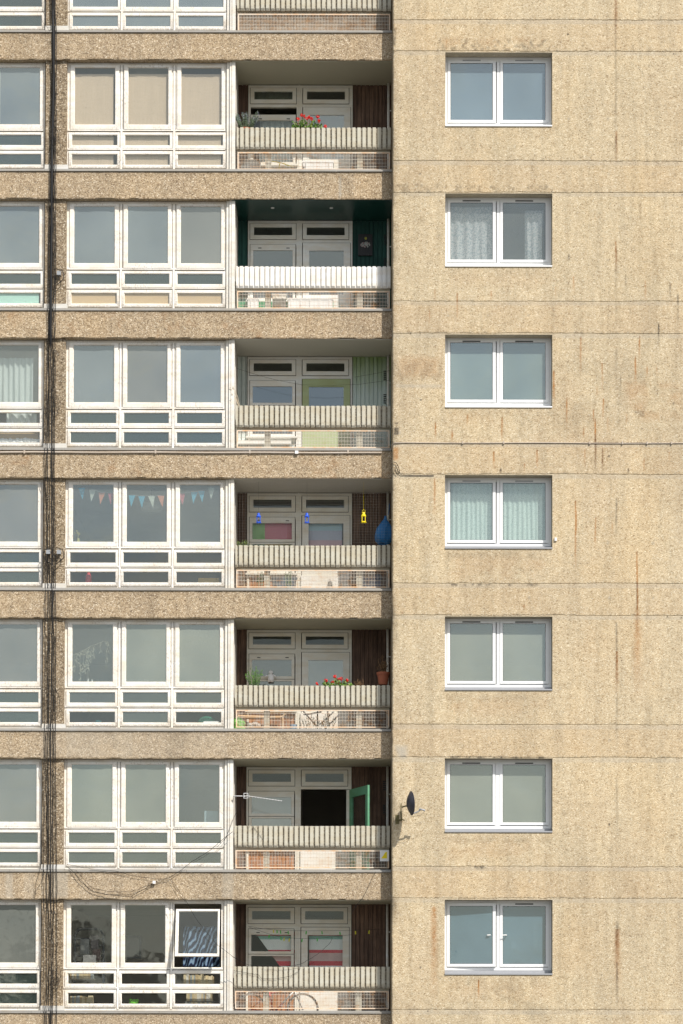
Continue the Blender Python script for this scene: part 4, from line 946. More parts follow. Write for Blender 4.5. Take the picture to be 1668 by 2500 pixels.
# tub
m = MB(); zf = zb(5)+.2; a = P3(661, 1434, .45); b = P3(726, 1407, .45); cx = (a.x+b.x)/2; hw = (b.x-a.x)/2
TUB = simple('pale_blue_plastic', (.40, .53, .68), .4, .05)
m.lathe(cx, .6, [(hw*.70, zf), (hw*.86, b.z-.18), (hw*.92, b.z-.05), (hw, b.z-.03), (hw, b.z), (hw*.93, b.z), (hw*.85, b.z-.10), (hw*.3, b.z-.2)], 28, 1, .6)
one('plastic_tub', m, TUB, 'pale blue plastic tub behind the mesh of the loggia with lanterns', 'tub')
m = MB()
for u in (632, 638, 641, 700, 705, 710):
    a = P3(u, 1433, .42); m.tube([a-Vector((0, 0, .2)), a, P3(u+rng.uniform(-3, 3), 1396, .42)], .006, 5)
    for k in range(8): m.leaf(P3(u+rng.uniform(-4, 4), rng.uniform(1396, 1428), .42), .06, .02)
m.box(P3(630, 1, .4).x, P3(645, 1, .4).x, .36, .5, zb(5)+.2, zb(5)+.34); one('runner_beans', m, simple('vivid_green_stem', (.12, .42, .05), .6, .2), 'bright green climbing stems beside the pale blue tub', 'plant')
m = MB(); m.tube([P3(590, 1396, .4), P3(597, 1434, .36)], .016, 4); m.tube([P3(585, 1398, .42), P3(600, 1434, .38)], .012, 4); one('timber_offcuts', m, WOODP, 'pale timber strips leaning behind the mesh, left of the pale blue tub', 'timber')
m = MB(); c = P3(905, 1425, .5); zf = zb(5)+.2
m.box(P3(888, 1, .5).x, P3(932, 1, .5).x, .45, .8, zf, P3(900, 1409, .5).z); m.blob(P3(922, 1410, .5), (.09, .1, .07), 10, 6, .1); one('blue_sack', m, simple('dull_blue_cloth', (.10, .15, .27), .8, .3), 'dull blue sack slumped on a chest behind the mesh, under the blue plastic sack', 'sack')
# fifth loggia clutter
m = MB(); c = P3(582, 1768, .28); m.blob(c, (.13, .07, .12), 14, 8, .16); m.blob(c+Vector((.02, 0, -.12)), (.13, .08, .12), 14, 8, .12); one('green_bag', m, simple('lime_green_plastic', (.22, .50, .12), .5, .3, 20), 'crumpled lime green bag at the left end behind the mesh', 'bag')
m = MB()
for (p, q) in (((740, 1736), (775, 1775)), ((775, 1736), (777, 1775)), ((815, 1738), (780, 1770)), ((828, 1745), (795, 1778)), ((742, 1745), (772, 1741)), ((800, 1736), (800, 1775)), ((760, 1742), (785, 1738))): m.tube([P3(*p, .75), P3(*q, .60)], .014, 6)
m.tube([P3(775, 1775, .6), P3(775, 1775, .6)-Vector((0, 0, .28))], .014, 6); m.tube([P3(795, 1778, .6), P3(795, 1778, .6)-Vector((0, 0, .25))], .014, 6)
one('folded_chair', m, DKM, 'dark folded metal chair leaning on the wall behind the mesh, below the geranium', 'chair')
m = MB(); rs = random.Random(5)
for k in range(46):
    u = rs.uniform(730, 815); a = P3(u, 1780, .42); b = P3(u+rs.uniform(-10, 10), rs.uniform(1742, 1770), .42+rs.uniform(-.05, .1)); m.tube([a, b], .003, 4)
    for j in range(6): m.leaf(a.lerp(b, rs.uniform(.3, 1)), .05, .016)
m.box(P3(730, 1, .4).x, P3(815, 1, .4).x, .38, .5, zb(6)+.2, zb(6)+.40); one('herb_trough', m, simple('dusty_green_leaf', (.16, .19, .11), .8, .5, 40), 'trough of straggly grey green herbs in front of the folded chair', 'plant')
m = MB(); c = P3(716, 1772, .3); m.lathe(c.x, .3, [(.05, c.z-.26), (.075, c.z+.02), (.065, c.z+.02)], 14); one('blue_pot', m, simple('blue_glazed_pot', (.15, .28, .42), .4, .1), 'small blue pot behind the mesh left of the herb trough', 'pot')
m = MB()
for (u, v, r) in ((612, 1770, .06), (623, 1768, .07), (632, 1771, .05)): m.blob(P3(u, v, .3), (r, r*.7, r*.7), 10, 6, .15)
one('pale_stones', m, simple('pale_shell', (.62, .56, .50), .8, .15), 'heap of pale pink shells on the ledge right of the lime green bag', 'shells')
m = MB(); m.tube([P3(581, 1748, .9), P3(645, 1750, .9)], .02, 4); m.tube([P3(660, 1751, .9), P3(690, 1750, .9), P3(697, 1742, .9)], .02, 4); m.tube([P3(583, 1748, .9), P3(583, 1748, .9)-Vector((0, 0, .6))], .018, 4); m.tube([P3(690, 1750, .9), P3(690, 1750, .9)-Vector((0, 0, .6))], .018, 4)
m.box(P3(581, 1, .9).x, P3(690, 1, .9).x, .85, 1.1, P3(600, 1753, .9).z, P3(600, 1750, .9).z); one('wooden_table', m, WOODP, 'narrow wooden table behind the mesh, left of the folded chair', 'table')
# white doll figure in the window
c = P3(661.5, 1663, YK-.06); t = hold('toy_figure', c.x, YK-.06, c.z, 'small plain white toy figure standing against a loggia window', 'toy')
m = MB(); m.blob((c.x, YK-.08, c.z+.17), (.042, .03, .040), 12, 8); m.build('head', WHT, t, smooth=True)
m = MB(); m.lathe(c.x, YK-.08, [(.055, c.z-.02), (.058, c.z+.05), (.045, c.z+.125), (.02, c.z+.14)], 12, 1, .6); m.tube([(c.x-.03, YK-.08, c.z+.115), (c.x-.085, YK-.09, c.z+.10), (c.x-.09, YK-.09, c.z+.07)], .018, 6); m.tube([(c.x+.03, YK-.08, c.z+.115), (c.x+.085, YK-.09, c.z+.095), (c.x+.09, YK-.09, c.z+.065)], .018, 6); m.build('body', WHT, t, smooth=True)
# sheets tied inside the mesh of the highest loggia
rs = random.Random(17)
REED = boards('brown_reed_screen', (.20, .14, .09), (.40, .30, .20))
m = MB(); x = xc(100, .2)
while x < xc(1390, .2): m.box(x, x+.010, .175+rs.uniform(-.003, .003), .185, zb(1)+SH+.08, zb(0)+zc(870, .2)+rs.uniform(-.01, .01)); x += .0115
one('reed_screen', m, REED, 'brown reed screen tied inside the topmost mesh panel', 'screen')
# ---- patched and striped cloths behind loggia windows, curtains, blinds
def cloth_mat(name, cols, axis=0, sc=1.0, lo=0, hi=1):
    g = G(name); s = g.n('SeparateXYZ', {'Vector': g.P}).outputs[axis]; f = g.n('MapRange', {'Value': s, 'From Min': lo, 'From Max': hi}).outputs[0]
    return g.pbr(g.ramp(f, cols, 'CONSTANT'), .9)
def curtain(name, u0, v0, u1, v1, Y, mat, label, cat='curtain', amp=.02, wl=.07, group=None, wave=1.0, top=0.0, pinch=0.0):
    a, b = P3(u0, v1, Y), P3(u1, v0, Y); nx = max(8, int((b.x-a.x)/.012)); nz_ = 10; m = MB(); ph = rng.uniform(0, 6)
    ox, oz = (a.x+b.x)/2, a.z
    for i in range(nx+1):
        f = i/nx
        for j in range(nz_+1):
            h = j/nz_; x = a.x+(b.x-a.x)*f*(1-pinch*(1-h)*math.sin(h*3.1)); y = Y+amp*math.sin((b.x-a.x)*f/wl*6.283+ph+.5*math.sin(f*9+h*wave))*(1-.3*h)+amp*.4*math.sin(f*23+2*h)
            m.v.append((x, y, a.z+(b.z-a.z)*h+(top*math.sin(f*25) if j == nz_ else 0)))
    for i in range(nx):
        for j in range(nz_): p = i*(nz_+1)+j; m.f.append((p, p+nz_+1, p+nz_+2, p+1)); m.m.append(0)
    return one(name, m, mat, label, cat, group, smooth=True)
g = G('woven_beige_blind'); wv = g.noise(60, 2, .5, g.map((1, 1, .03))); wh = g.noise(60, 2, .5, g.map((.05, 1, 1))); M_BLIND = g.pbr(g.mix(1.0, g.mix(wv, (.50, .395, .29), (.63, .51, .385)), g.mix(wh, (.85, .85, .85), (1, 1, 1)), 'MULTIPLY'), .9)
for i, (a, b, nm) in enumerate(((172, 277, 'left'), (302, 411, 'middle'), (432, 540, 'right'))):
    curtain('roller_blind', a-1, 181, b+1, 408, .200, M_BLIND, f'woven beige roller blind, {nm} one of three in the bay beside the lavender bush', 'blind', .0015, .3, 'woven beige roller blinds')
M_TAN = simple('tan_card', (.62, .45, .27), .8, .06, 2)
for i, (a, b, nm) in enumerate(((170, 281, 'left'), (300, 411, 'middle'), (431, 541, 'right'))):
    m, p, q = mbox(a-2, 712, b+1, 746, .172, .004); one('card_panel', m, M_TAN, f'tan card filling a low pane, {nm} of three left of the white parapet', 'panel', 'tan cards behind the low panes')
m, p, q = mbox(-25, 712, 95, 745, .172, .004); one('card_panel', m, simple('mint_card', (.45, .68, .60), .8, .1, 5), 'pale mint board behind the low pane at the left edge', 'panel')
NETC = simple('sheer_white_cloth', (.72, .77, .76), .9, .05); 
curtain('curtain', -60, 874, 82, 990, .34, NETC, 'long white curtain hanging behind the large pane at the left edge', amp=.03, wl=.11)
curtain('curtain', 16, 1002, 90, 1037, .34, NETC, 'white curtain hem showing behind the middle left edge pane', amp=.03, wl=.16)
m, p, q = mbox(-60, 1056, 94, 1072, .30, .06); one('cardboard_box', m, M_TAN, 'long tan carton behind the lowest pane under the white curtain', 'box')
m = MB()
for k in range(14): m.blob(P3(-20+k*9, 1077+rng.uniform(-2, 2), .27), (.06, .03, .05), 8, 5, .2)
one('white_wadding', m, WHT, 'crumpled white wadding along the sill under the tan carton', 'cloth')
g = G('lace_curtain'); lc = g.noise(26, 4, .7); M_LACE = g.pbr(g.mix(g.ramp(lc, [(.42, 0.0), (.55, 1.0)]), (.34, .38, .40), (.62, .60, .62)), .9)
g = G('mint_lace_curtain'); lc = g.noise(30, 3, .7); M_MINT = g.pbr(g.mix(g.ramp(lc, [(.36, 0.0), (.48, 1.0)]), (.50, .62, .59), (.72, .84, .80)), .9)
yc = YG+.12
curtain('curtain', 1096, 505, 1204, 640, yc, M_LACE, 'patterned lace curtain across the left pane of a gable window', amp=.018, wl=.16)
curtain('curtain', 1282, 514, 1326, 640, yc, M_LACE, 'narrow lace curtain drawn to the right of a gable window', amp=.02, wl=.12, pinch=.12)
curtain('curtain', 1096, 1176, 1204, 1322, yc, M_MINT, 'pale mint lace curtain behind the left sash of a gable window', amp=.016, wl=.09)
curtain('curtain', 1226, 1176, 1334, 1322, yc, M_MINT, 'pale mint lace curtain behind the right sash of a gable window', amp=.016, wl=.09, wave=2.5)
a, b = P3(1303, 2326, yc), P3(1331, 2234, yc)
m = MB(); m.box(a.x, b.x, yc, yc+.05, a.z, b.z); one('white_sheet', m, WHT, 'tall white panel standing behind the right pane of the lowest gable window', 'panel')
m, p, q = mbox(1249, 2299, 1260, 2317, yc, .02); one('paper_note', m, WHT, 'small white paper behind the right pane of the lowest gable window', 'paper')
for u0, u1, nm in ((1190, 1198, 'left'), (1228, 1237, 'right')):
    m = MB(); m.tube([P3(u0, 2283.5, YG-.06), P3(u1, 2283, YG-.06)], .010, 6); m.tube([P3((u0 if nm == 'left' else u1), 2283.5, YG-.06), P3((u0 if nm == 'left' else u1), 2284, YG+.02)], .008, 6); one('window_handle', m, WHT, f'white lever handle on the {nm} sash of the lowest gable window', 'handle')
# loggia windows
zt = zb(4); lo = P3(0, 1331, 1.3).z; hi = P3(0, 1275, 1.3).z
a = P3(612, 1, 1.3).x; b = P3(720, 1, 1.3).x
g = G('patchwork_cloth'); xs_ = g.n('SeparateXYZ', {'Vector': g.P}).outputs
t1 = g.ramp(g.n('MapRange', {'Value': xs_[0], 'From Min': -.42, 'From Max': .42}).outputs[0], [(0, (.30, .52, .22)), (.33, (.62, .22, .28)), (.85, (.62, .18, .22))], 'CONSTANT')
t2 = g.ramp(g.n('MapRange', {'Value': xs_[0], 'From Min': -.42, 'From Max': .42}).outputs[0], [(0, (.16, .40, .55)), (.33, (.75, .68, .22)), (.70, (.34, .50, .16))], 'CONSTANT')
M_PATCH = g.pbr(g.mix(g.ramp(g.n('MapRange', {'Value': xs_[2], 'From Min': .0, 'From Max': 1.0}).outputs[0], [(0, 0.0), (.56, 1.0)], 'CONSTANT'), t2, t1), .9)
curtain('patchwork_cloth', 613, 1272, 716, 1400, 1.26, M_PATCH, 'patchwork blind of green, blue, red and yellow squares behind a loggia window', 'blind', .004, .5)
M_PINK = cloth_mat('pink_blue_cloth', [(0, (.70, .48, .50)), (.45, (.68, .46, .52)), (.62, (.52, .54, .66)), (.8, (.45, .62, .70))], 2, 1, 0, 1.05)
curtain('pink_cloth', 752, 1272, 836, 1400, 1.26, M_PINK, 'pink and pale blue blind behind the glass of the loggia door with netting', 'blind', .004, .5)
STR = [(0, (.80, .82, .86)), (.20, (.60, .05, .08)), (.32, (.60, .42, .42)), (.52, (.62, .05, .08)), (.60, (.80, .84, .84)), (.86, (.25, .48, .42)), (.95, (.60, .16, .18))]
M_STR = cloth_mat('striped_sheet', STR, 2, 1, .0, .78)
a, b = P3(612, 2378, 1.26), P3(722, 2276, 1.26)
m = MB(); m.prism([(P3(628, 1, 1.26).x, b.z), (b.x, b.z), (b.x, a.z), (P3(703, 1, 1.26).x, a.z)], 1.26, 1.27); one('striped_sheet', m, M_STR, 'white sheet with red and green stripes drawn aside behind the lowest loggia window', 'curtain')
curtain('striped_sheet', 755, 2276, 842, 2378, 1.26, M_STR, 'white sheet with red and green stripes behind the lowest loggia door', 'curtain', .006, .3)
curtain('curtain', 634, 285, 716, 400, 1.3, NETC, 'thin white curtain behind the lowered loggia window by the lavender bush', amp=.03, wl=.13)
curtain('curtain', 618, 225, 722, 246, 1.32, simple('grey_green_cloth', (.20, .22, .17), .9, .3, 9), 'dull draped cloth behind the small top light of the highest full loggia', 'curtain', .02, .2)
# ---- bunting
BC = {'b': simple('sky_blue_felt', (.10, .42, .60), .9), 'w': simple('cream_felt', (.62, .66, .58), .9), 'o': simple('orange_felt', (.75, .30, .18), .9), 'r': simple('pink_felt', (.60, .16, .20), .9)}
zz_ = lambda x, y: (x/2.7034, 1140+y/2.7034)
for gi, (pts, lab) in enumerate((([(540,138,'b'),(611,152,'w'),(673,170,'o'),(735,172,'r'),(871,187,'b'),(935,193,'b'),(1000,193,'w'),(1062,190,'o')], 'string of blue, cream, orange and pink pennants behind two bay windows'),
        ([(1200,175,'r'),(1283,166,'b'),(1330,158,'b'),(1397,136,'w')], 'short string of pink, blue and cream pennants behind the slightly open bay window'))):
    c = P3(*zz_(pts[0][0], pts[0][1]), .22); t = hold('bunting', c.x, .22, c.z, lab, 'bunting')
    m = MB(); m.tube([P3(*zz_(x, y-3), .225) for x, y, q in pts], .003, 4); m.build('string', WHT, t)
    for x, y, q in pts:
        p = P3(*zz_(x, y), .22); m = MB(); s = .065; an = rng.uniform(-.12, .12); m.prism([(p.x-s, p.z), (p.x+s, p.z), (p.x+an*.3, p.z-.225)], .218, .222); m.build('pennant', BC[q], t)
def shade(u, v0, v1, w, Y, label):
    a = P3(u, v1, Y); h = P3(u, v0, Y).z-a.z; t = hold('lampshade', a.x, Y, a.z, label, 'lampshade'); m = MB(); m.lathe(a.x, Y, [(w, a.z), (w*.8, a.z+h)], 20); m.build('shade', simple('cream_shade', (.6, .58, .54), .9), t, smooth=True); m = MB(); m.tube([(a.x, Y, a.z+h), (a.x, Y, a.z+h+.25)], .004, 4); m.build('flex', M_WIRE, t)
shade(370, 1228, 1247, .21, .9, 'wide pale lampshade hanging behind the pennants in the middle bay window')
shade(368, 1550, 1573, .16, .9, 'faint pale lampshade behind the middle window beside the dried vine')
m = MB(); c = P3(216, 1424, .34); m.lathe(c.x, .36, [(.07, c.z-.05), (.055, c.z+.12), (.03, c.z+.19), (.022, c.z+.30), (.030, c.z+.36), (.005, c.z+.42)], 12); one('red_vase', m, simple('red_glaze', (.60, .04, .05), .5), 'tall red vase behind the low panes under the pennants', 'vase')
m, p, q = mbox(484, 1411, 535, 1424, .32, .2); one('yellow_box', m, simple('amber_card', (.55, .36, .10), .8), 'amber cardboard box behind the lowest right pane under the pennants', 'box')
m = MB(); c = P3(191, 1301, .26); rs = random.Random(2)
for k in range(30): m.leaf(c+Vector((rs.gauss(0, .02), 0, rs.gauss(0, .025))), .03, .02)
m.tube([c, c-Vector((0, 0, .12))], .003, 4); m.lathe(c.x, .28, [(.03, c.z-.18), (.02, c.z-.10)], 10); one('yellow_flower', m, simple('pale_yellow_petal', (.60, .55, .20), .8), 'pale yellow flower in a bud vase behind the left window with pennants', 'flower')
# ---- dried vine, sill ornaments
m = MB(); rs = random.Random(6); M_VINE = simple('dried_vine', (.50, .48, .36), .9, .2, 30)
st_ = [(178, 1600), (190, 1595), (205, 1588), (222, 1578), (238, 1572), (250, 1567), (262, 1566), (266, 1575)]
m.tube([P3(u, v, .26) for u, v in st_], .004, 4)
for u, v, L_ in ((182, 1598, 45), (188, 1596, 30), (196, 1594, 70), (203, 1588, 55), (210, 1585, 60), (216, 1582, 85), (222, 1578, 40), (228, 1580, 30), (246, 1570, 24), (262, 1568, 62), (266, 1575, 20)):
    pts = [(u+rs.uniform(-3, 3)*k/4, v+L_*k/4) for k in range(5)]; m.tube([P3(a, b, .26) for a, b in pts], .0028, 4)
    for k in range(int(L_/3)): f = rs.random(); a, b = pts[int(f*3.99)]; m.leaf(P3(a+rs.uniform(-4, 4), v+L_*f, .26+rs.uniform(-.02, .02)), .05, .018, (rs.uniform(-.5, .5), rs.uniform(-.3, .3), -1))
one('dried_vine', m, M_VINE, 'dried vine trailing behind the left window of the bay', 'plant')
m = MB()
for u, v, s in ((215, 1662, .02), (225, 1664, .02), (354, 1664, .025), (486, 1664, .022), (508, 1662, .03), (515, 1663, .022)): a = P3(u, v, .22); m = MB(); m.lathe(a.x, .22, [(s, a.z-.02), (s*.7, a.z+s), (s*.9, a.z+s*1.6), (s*.2, a.z+s*2)], 10); one('sill_ornament', m, WHT, 'tiny white ornament on the sill of the bay with the dried vine', 'ornament', 'ornaments on the window sill')
m, p, q = mbox(391, 1661.5, 402, 1666.5, .22, .06); one('small_carton', m, WHT, 'small white carton on the sill right of the middle window ornament', 'box')
m = MB(); c = P3(505, 1768, .45); m.lathe(c.x, .5, [(.19, c.z-.04), (.18, c.z+.05), (.12, c.z+.13), (.03, c.z+.16)], 20); one('green_bowl', m, simple('sea_green_plastic', (.05, .38, .24), .5), 'upturned green bowl behind the lowest right pane of the bay with the vine', 'bowl')
m, p, q = mbox(497, 1761, 535, 1767, .22, .05); one('white_book', m, WHT, 'white book lying before the upturned green bowl', 'book')
m = MB(); c = P3(240, 1764, .3); m.lathe(c.x, .33, [(.05, c.z-.05), (.06, c.z+.04), (.05, c.z+.04)], 12); one('turquoise_cup', m, simple('turquoise_plastic', (.08, .42, .45), .5), 'turquoise cup behind the lowest left pane under the dried vine', 'cup')
m, p, q = mbox(499, 1980, 532, 2009, .5, .02); one('pale_card', m, simple('pale_blue_card', (.45, .60, .68), .8), 'pale blue square card in the corner of the bay window left of the aerial', 'card')
# ---- lowest bay: a furnished room
yy = .9
a, b = P3(183, 2350, yy), P3(253, 2268, yy); t = hold('shelf_unit', (a.x+b.x)/2, yy, a.z-.6, 'dark rounded shelf unit seen through the lowest left bay window', 'shelf')
FRM = simple('dark_blue_frame', (.02, .03, .045), .5, .2); m = MB()
m.tube([(a.x, yy, a.z-.6), (a.x, yy, b.z-.12), (a.x+.06, yy, b.z-.02), (a.x+.14, yy, b.z), (b.x-.14, yy, b.z), (b.x-.06, yy, b.z-.02), (b.x, yy, b.z-.12), (b.x, yy, a.z-.6)], .028, 8); m.build('frame', FRM, t)
for z in (a.z-.3, a.z+.12, a.z+.32, a.z+.45): m = MB(); m.box(a.x+.02, b.x-.02, yy-.02, yy+.25, z, z+.025); m.build('shelf', FRM, t)
zs_ = zb(8)
for (u0, v0, u1, v1, col, lb) in ((196, 2293, 218, 2330, (.20, .21, .22), 'grey box on the dark shelf unit, upper left'), (222, 2284, 240, 2318, (.13, .11, .12), 'mauve grey box on the dark shelf unit, upper right'), (226, 2318, 245, 2345, (.12, .06, .06), 'dull red folder on the dark shelf unit, lower right'), (203, 2332, 234, 2362, (.22, .22, .22), 'pale grey box standing low before the dark shelf unit')):
    m, p, q = mbox(u0, v0, u1, v1, yy-.05 if u0 != 203 else .6, .2); one('shelf_box', m, simple('box_'+lb.split()[0]+str(u0), col, .8), lb, 'box')
a, b = P3(300, 2341, 1.6), P3(346, 2284, 1.6); t = hold('framed_picture', (a.x+b.x)/2, 1.6, a.z, 'dark framed picture leaning inside the lowest middle bay window', 'picture')
m = MB(); m.ring(a.x, b.x, a.z, b.z, .045, 1.6, 1.64); m.build('frame', FRM, t); m = MB(); m.box(a.x+.04, b.x-.04, 1.615, 1.63, a.z+.04, b.z-.04); m.build('mount', simple('grey_mount', (.16, .16, .155), .9), t)
g = G('tie_dyed_cloth'); zb_ = g.n('TexWave', {'Vector': g.map((-1.3, 1.0, .6)), 'Scale': 5.5, 'Distortion': 4.0, 'Detail': 2.0, 'Detail Scale': 1.5}, wave_type='BANDS', bands_direction='DIAGONAL').outputs['Fac']
M_ZEB = g.pbr(g.ramp(zb_, [(.42, (.008, .012, .03)), (.60, (.04, .08, .18)), (.85, (.17, .25, .34))]), .9)
curtain('zebra_cloth', 447, 2263, 536, 2360, .42, M_ZEB, 'navy cloth with slanting pale blue stripes behind the tilted open window', 'cloth', .03, .22, top=.01)
bk = [((.66, .56, .38), 'cream'), ((.50, .38, .22), 'tan'), ((.72, .70, .64), 'white'), ((.36, .40, .42), 'grey blue'), ((.62, .50, .30), 'straw')]
BM = [simple('book_cloth_'+b.replace(' ', '_'), a, .8, .1) for a, b in bk]
for (u0, u1, vb, vt, Y, row) in ((170, 226, 2390, 2374, .36, 'upper left pane'), (171, 222, 2455, 2429, .36, 'lowest left pane'), (448, 520, 2404, 2378, .36, 'upper right pane'), (455, 516, 2444, 2418, .38, 'lowest right pane'), (452, 517, 2462, 2446, .30, 'sill of the right pane')):
    x = P3(u0, vb, Y).x; xe = P3(u1, vb, Y).x; z0 = P3(u0, vb, Y).z; z1 = P3(u0, vt, Y).z; rs = random.Random(u0*7+vb)
    m = MB(); m.box(x-.03, xe+.03, Y-.01, Y+.22, z0-.022, z0-.002); one('book_shelf', m, simple('plain_shelf', (.25, .22, .18), .8) if row == 'upper left pane' else D.materials['plain_shelf'], f'thin wooden shelf carrying books behind the {row} of the lowest bay', 'shelf')
    while x < xe:
        w = rs.uniform(.022, .055); k = rs.choice([0, 0, 1, 2, 3, 4]); m = MB(); m.box(x+.001, x+w-.001, Y+rs.uniform(0, .01), Y+.17, z0, z1-rs.uniform(0, .25)*(z1-z0)); one('book', m, BM[k], f'{bk[k][1]} book standing behind the {row} of the lowest bay', 'book', f'books behind the {row}'); x += w
m = MB(); c = P3(327, 2448, .3); m.blob(c, (.09, .05, .06), 12, 7, .15); m.blob(c+Vector((-.06, 0, .05)), (.03, .03, .03), 8, 5); m.blob(c+Vector((.06, 0, .04)), (.035, .03, .03), 8, 5); m.blob(c-Vector((0, 0, .06)), (.11, .06, .05), 12, 6, .1); one('green_cloth', m, simple('lime_soft_toy', (.16, .50, .05), .8, .2), 'lime green soft lump behind the lowest middle pane', 'toy')
# ---- cables down the pilaster
Yc = -.035
VS = [-60, 70, 145, 280, 418, 486, 620, 755, 828, 960, 1104, 1168, 1300, 1441, 1509, 1650, 1783, 1852, 1990, 2125, 2197, 2330, 2466, 2560]
def cable(us, r, label, seed, Y=Yc, wob=1.2):
    rs = random.Random(seed); m = MB(); ks = sorted(us); pts = []
    for v in range(-60, 2570, 26):
        for a, b in zip(ks[:-1], ks[1:]):
            if a <= v <= b: f = (v-a)/(b-a); f = f*f*(3-2*f); u = us[a]*(1-f)+us[b]*f
        inside = all(abs(v-(106+342.6*k)) > 52 for k in range(8))
        pts.append(P3(u+rs.uniform(-wob, wob), v, Y+((.062 if r < .02 else .03) if inside else 0)+rs.uniform(-.006, .006)))
    m.tube(pts, [(r if p.z > 13.5 else r*.45) for p in pts] if r > .02 else r*.6, 6); one('cable', m, M_CABLE, label, 'cable', 'black cables running down the pilaster', smooth=True)
cable({-60: 128, 145: 131, 486: 126, 828: 124, 1168: 126, 1509: 127, 1852: 123.5, 2197: 124, 2560: 124.5}, .024, 'thickest black cable in the middle of the bundle down the pilaster', 1, wob=.5)
cable({-60: 131, 145: 127, 486: 120, 828: 116, 1168: 108.5, 1509: 111, 1852: 108.5, 2197: 106, 2560: 108}, .010, 'leftmost black cable of the bundle down the pilaster', 2)
cable({-60: 135, 145: 137, 486: 136, 828: 134.5, 1168: 133, 1509: 136, 1852: 135, 2197: 138.5, 2560: 138}, .012, 'rightmost black cable of the bundle down the pilaster', 3)
cable({-60: 126, 145: 129, 486: 124, 828: 121, 1168: 116.5, 1509: 117.5, 1852: 117, 2197: 114, 2560: 113}, .013, 'thin black cable second from the left in the bundle', 4)
cable({-60: 133, 145: 134, 486: 132, 828: 130, 1168: 130, 1509: 130.5, 1852: 129.5, 2197: 130, 2560: 128}, .013, 'thin black cable second from the right in the bundle', 5)
cable({-60: 129, 145: 133, 486: 129, 828: 119, 1168: 112, 1509: 122, 1852: 112, 2197: 119, 2560: 118}, .008, 'slackest thin black cable, weaving across the bundle', 6, Yc+.02, 2.0)
def tangle(u, v, w, h, n, seed, label, Y=-.03):
    rs = random.Random(seed); m = MB()
    for k in range(n):
        c0 = (u+rs.uniform(-w, w)*.3, v+rs.uniform(-h, h)*.6); r1, r2 = rs.uniform(.3, 1)*w, rs.uniform(.3, 1)*h; a0 = rs.uniform(0, 6); sp = rs.uniform(2, 6.5)
        m.tube([P3(c0[0]+r1*math.cos(a0+sp*j/9), c0[1]+r2*math.sin(a0+sp*j/9), Y+rs.uniform(-.015, .015)) for j in range(10)], .0026, 4)
    one('wire_tangle', m, M_WIRE, label, 'wire')
tangle(128, 985, 20, 38, 9, 1, 'loose tangle of thin wires over the cables beside the white curtain')
tangle(134, 2390, 15, 26, 14, 2, 'dense knot of thin black wires on the lowest pilaster')
tangle(130, 1700, 20, 40, 5, 3, 'sparse tangle of wires on the pilaster left of the dried vine')
tangle(136, 345, 12, 30, 6, 4, 'sparse tangle of wires on the pilaster left of the beige blinds')
tangle(122, 1370, 16, 38, 9, 5, 'coiled wires hanging under the pair of grey junction boxes')
tangle(118, 2060, 18, 50, 3, 6, 'loose wires over the pilaster above the lowest bay')
tangle(134, 870, 8, 16, 5, 7, 'small curl of wire high on the pilaster beside the white curtain')
tangle(126, 20, 26, 40, 5, 8, 'thin branching wires at the very top of the pilaster')
tangle(95, 2390, 8, 24, 3, 9, 'faint wire loops hanging over the window at the lower left edge')
JB = simple('grey_junction_plastic', (.30, .32, .34), .5, .05)
def jbox(u, v, lab, flip=0):
    c = P3(u, v, -.01); t = hold('junction_box', c.x, -.01, c.z-.05, lab, 'junction box', 'grey junction boxes on the pilaster')
    m = MB(); m.box(c.x-.034, c.x+.034, -.03, .06, c.z-.034, c.z+.034); m.box(c.x-.038, c.x+.038, -.042, -.030, c.z-.038, c.z+.038); m.build('housing', JB, t)
    m = MB(); s = 1 if not flip else -1
    m.tube([P3(u-s*8, v-11, -.03), P3(u+s*3, v-8, -.05), P3(u+s*8, v-7, -.04), P3(u+s*12, v+3, -.03), P3(u+s*11, v+14, -.03), P3(u+s*3, v+22, -.03), P3(u-s*8, v+30, -.03)], .008, 6)
    m.tube([P3(u, v+5, -.01), P3(u-2, v+17, -.04), P3(u-s*9, v+14, -.03), P3(u-s*12, v+3, -.03)], .005, 5); m.build('lead', M_CABLE, t)
jbox(144, 667, 'grey junction box on the pilaster left of the tan cards'); jbox(144, 1348, 'right one of the two grey junction boxes side by side'); jbox(118, 1348, 'left one of the two grey junction boxes side by side', 1)
# ---- loose wires over the lower bands, conduit
zq = lambda x, y, o: (x/2.7034, o+y/2.7034)
def wire(pts, Y, lab, r=.0035):
    m = MB(); q = []; P_ = [P3(u, v, Y) for u, v in pts]
    for a, b in zip(P_[:-1], P_[1:]):
        for k in range(4): q.append(a.lerp(b, k/4)+Vector((rng.uniform(-.006, .006), rng.uniform(-.004, .004), rng.uniform(-.006, .006))))
    q.append(P_[-1]); m.tube(q, r, 5); one('loose_wire', m, M_CABLE, lab, 'wire')
wire([zq(*p, 1820) for p in ((435, 795), (480, 830), (520, 885), (560, 925), (620, 965), (700, 985), (860, 1000), (960, 945), (1040, 895), (1110, 880), (1180, 835), (1270, 765), (1370, 705), (1450, 640), (1535, 570))], -.045, 'long black wire drooping under the lowest band but one and rising to the fin', .005)
wire([zq(*p, 1820) for p in ((440, 785), (540, 805), (600, 815), (760, 830), (880, 860), (1000, 878), (1060, 885), (1130, 868))], -.04, 'shallow wire swagging along the grey sill of the lowest band but one')
wire([zq(*p, 1820) for p in ((500, 820), (600, 940), (720, 965), (850, 968), (930, 945), (1030, 900))], -.04, 'second drooping wire just above the long black one')
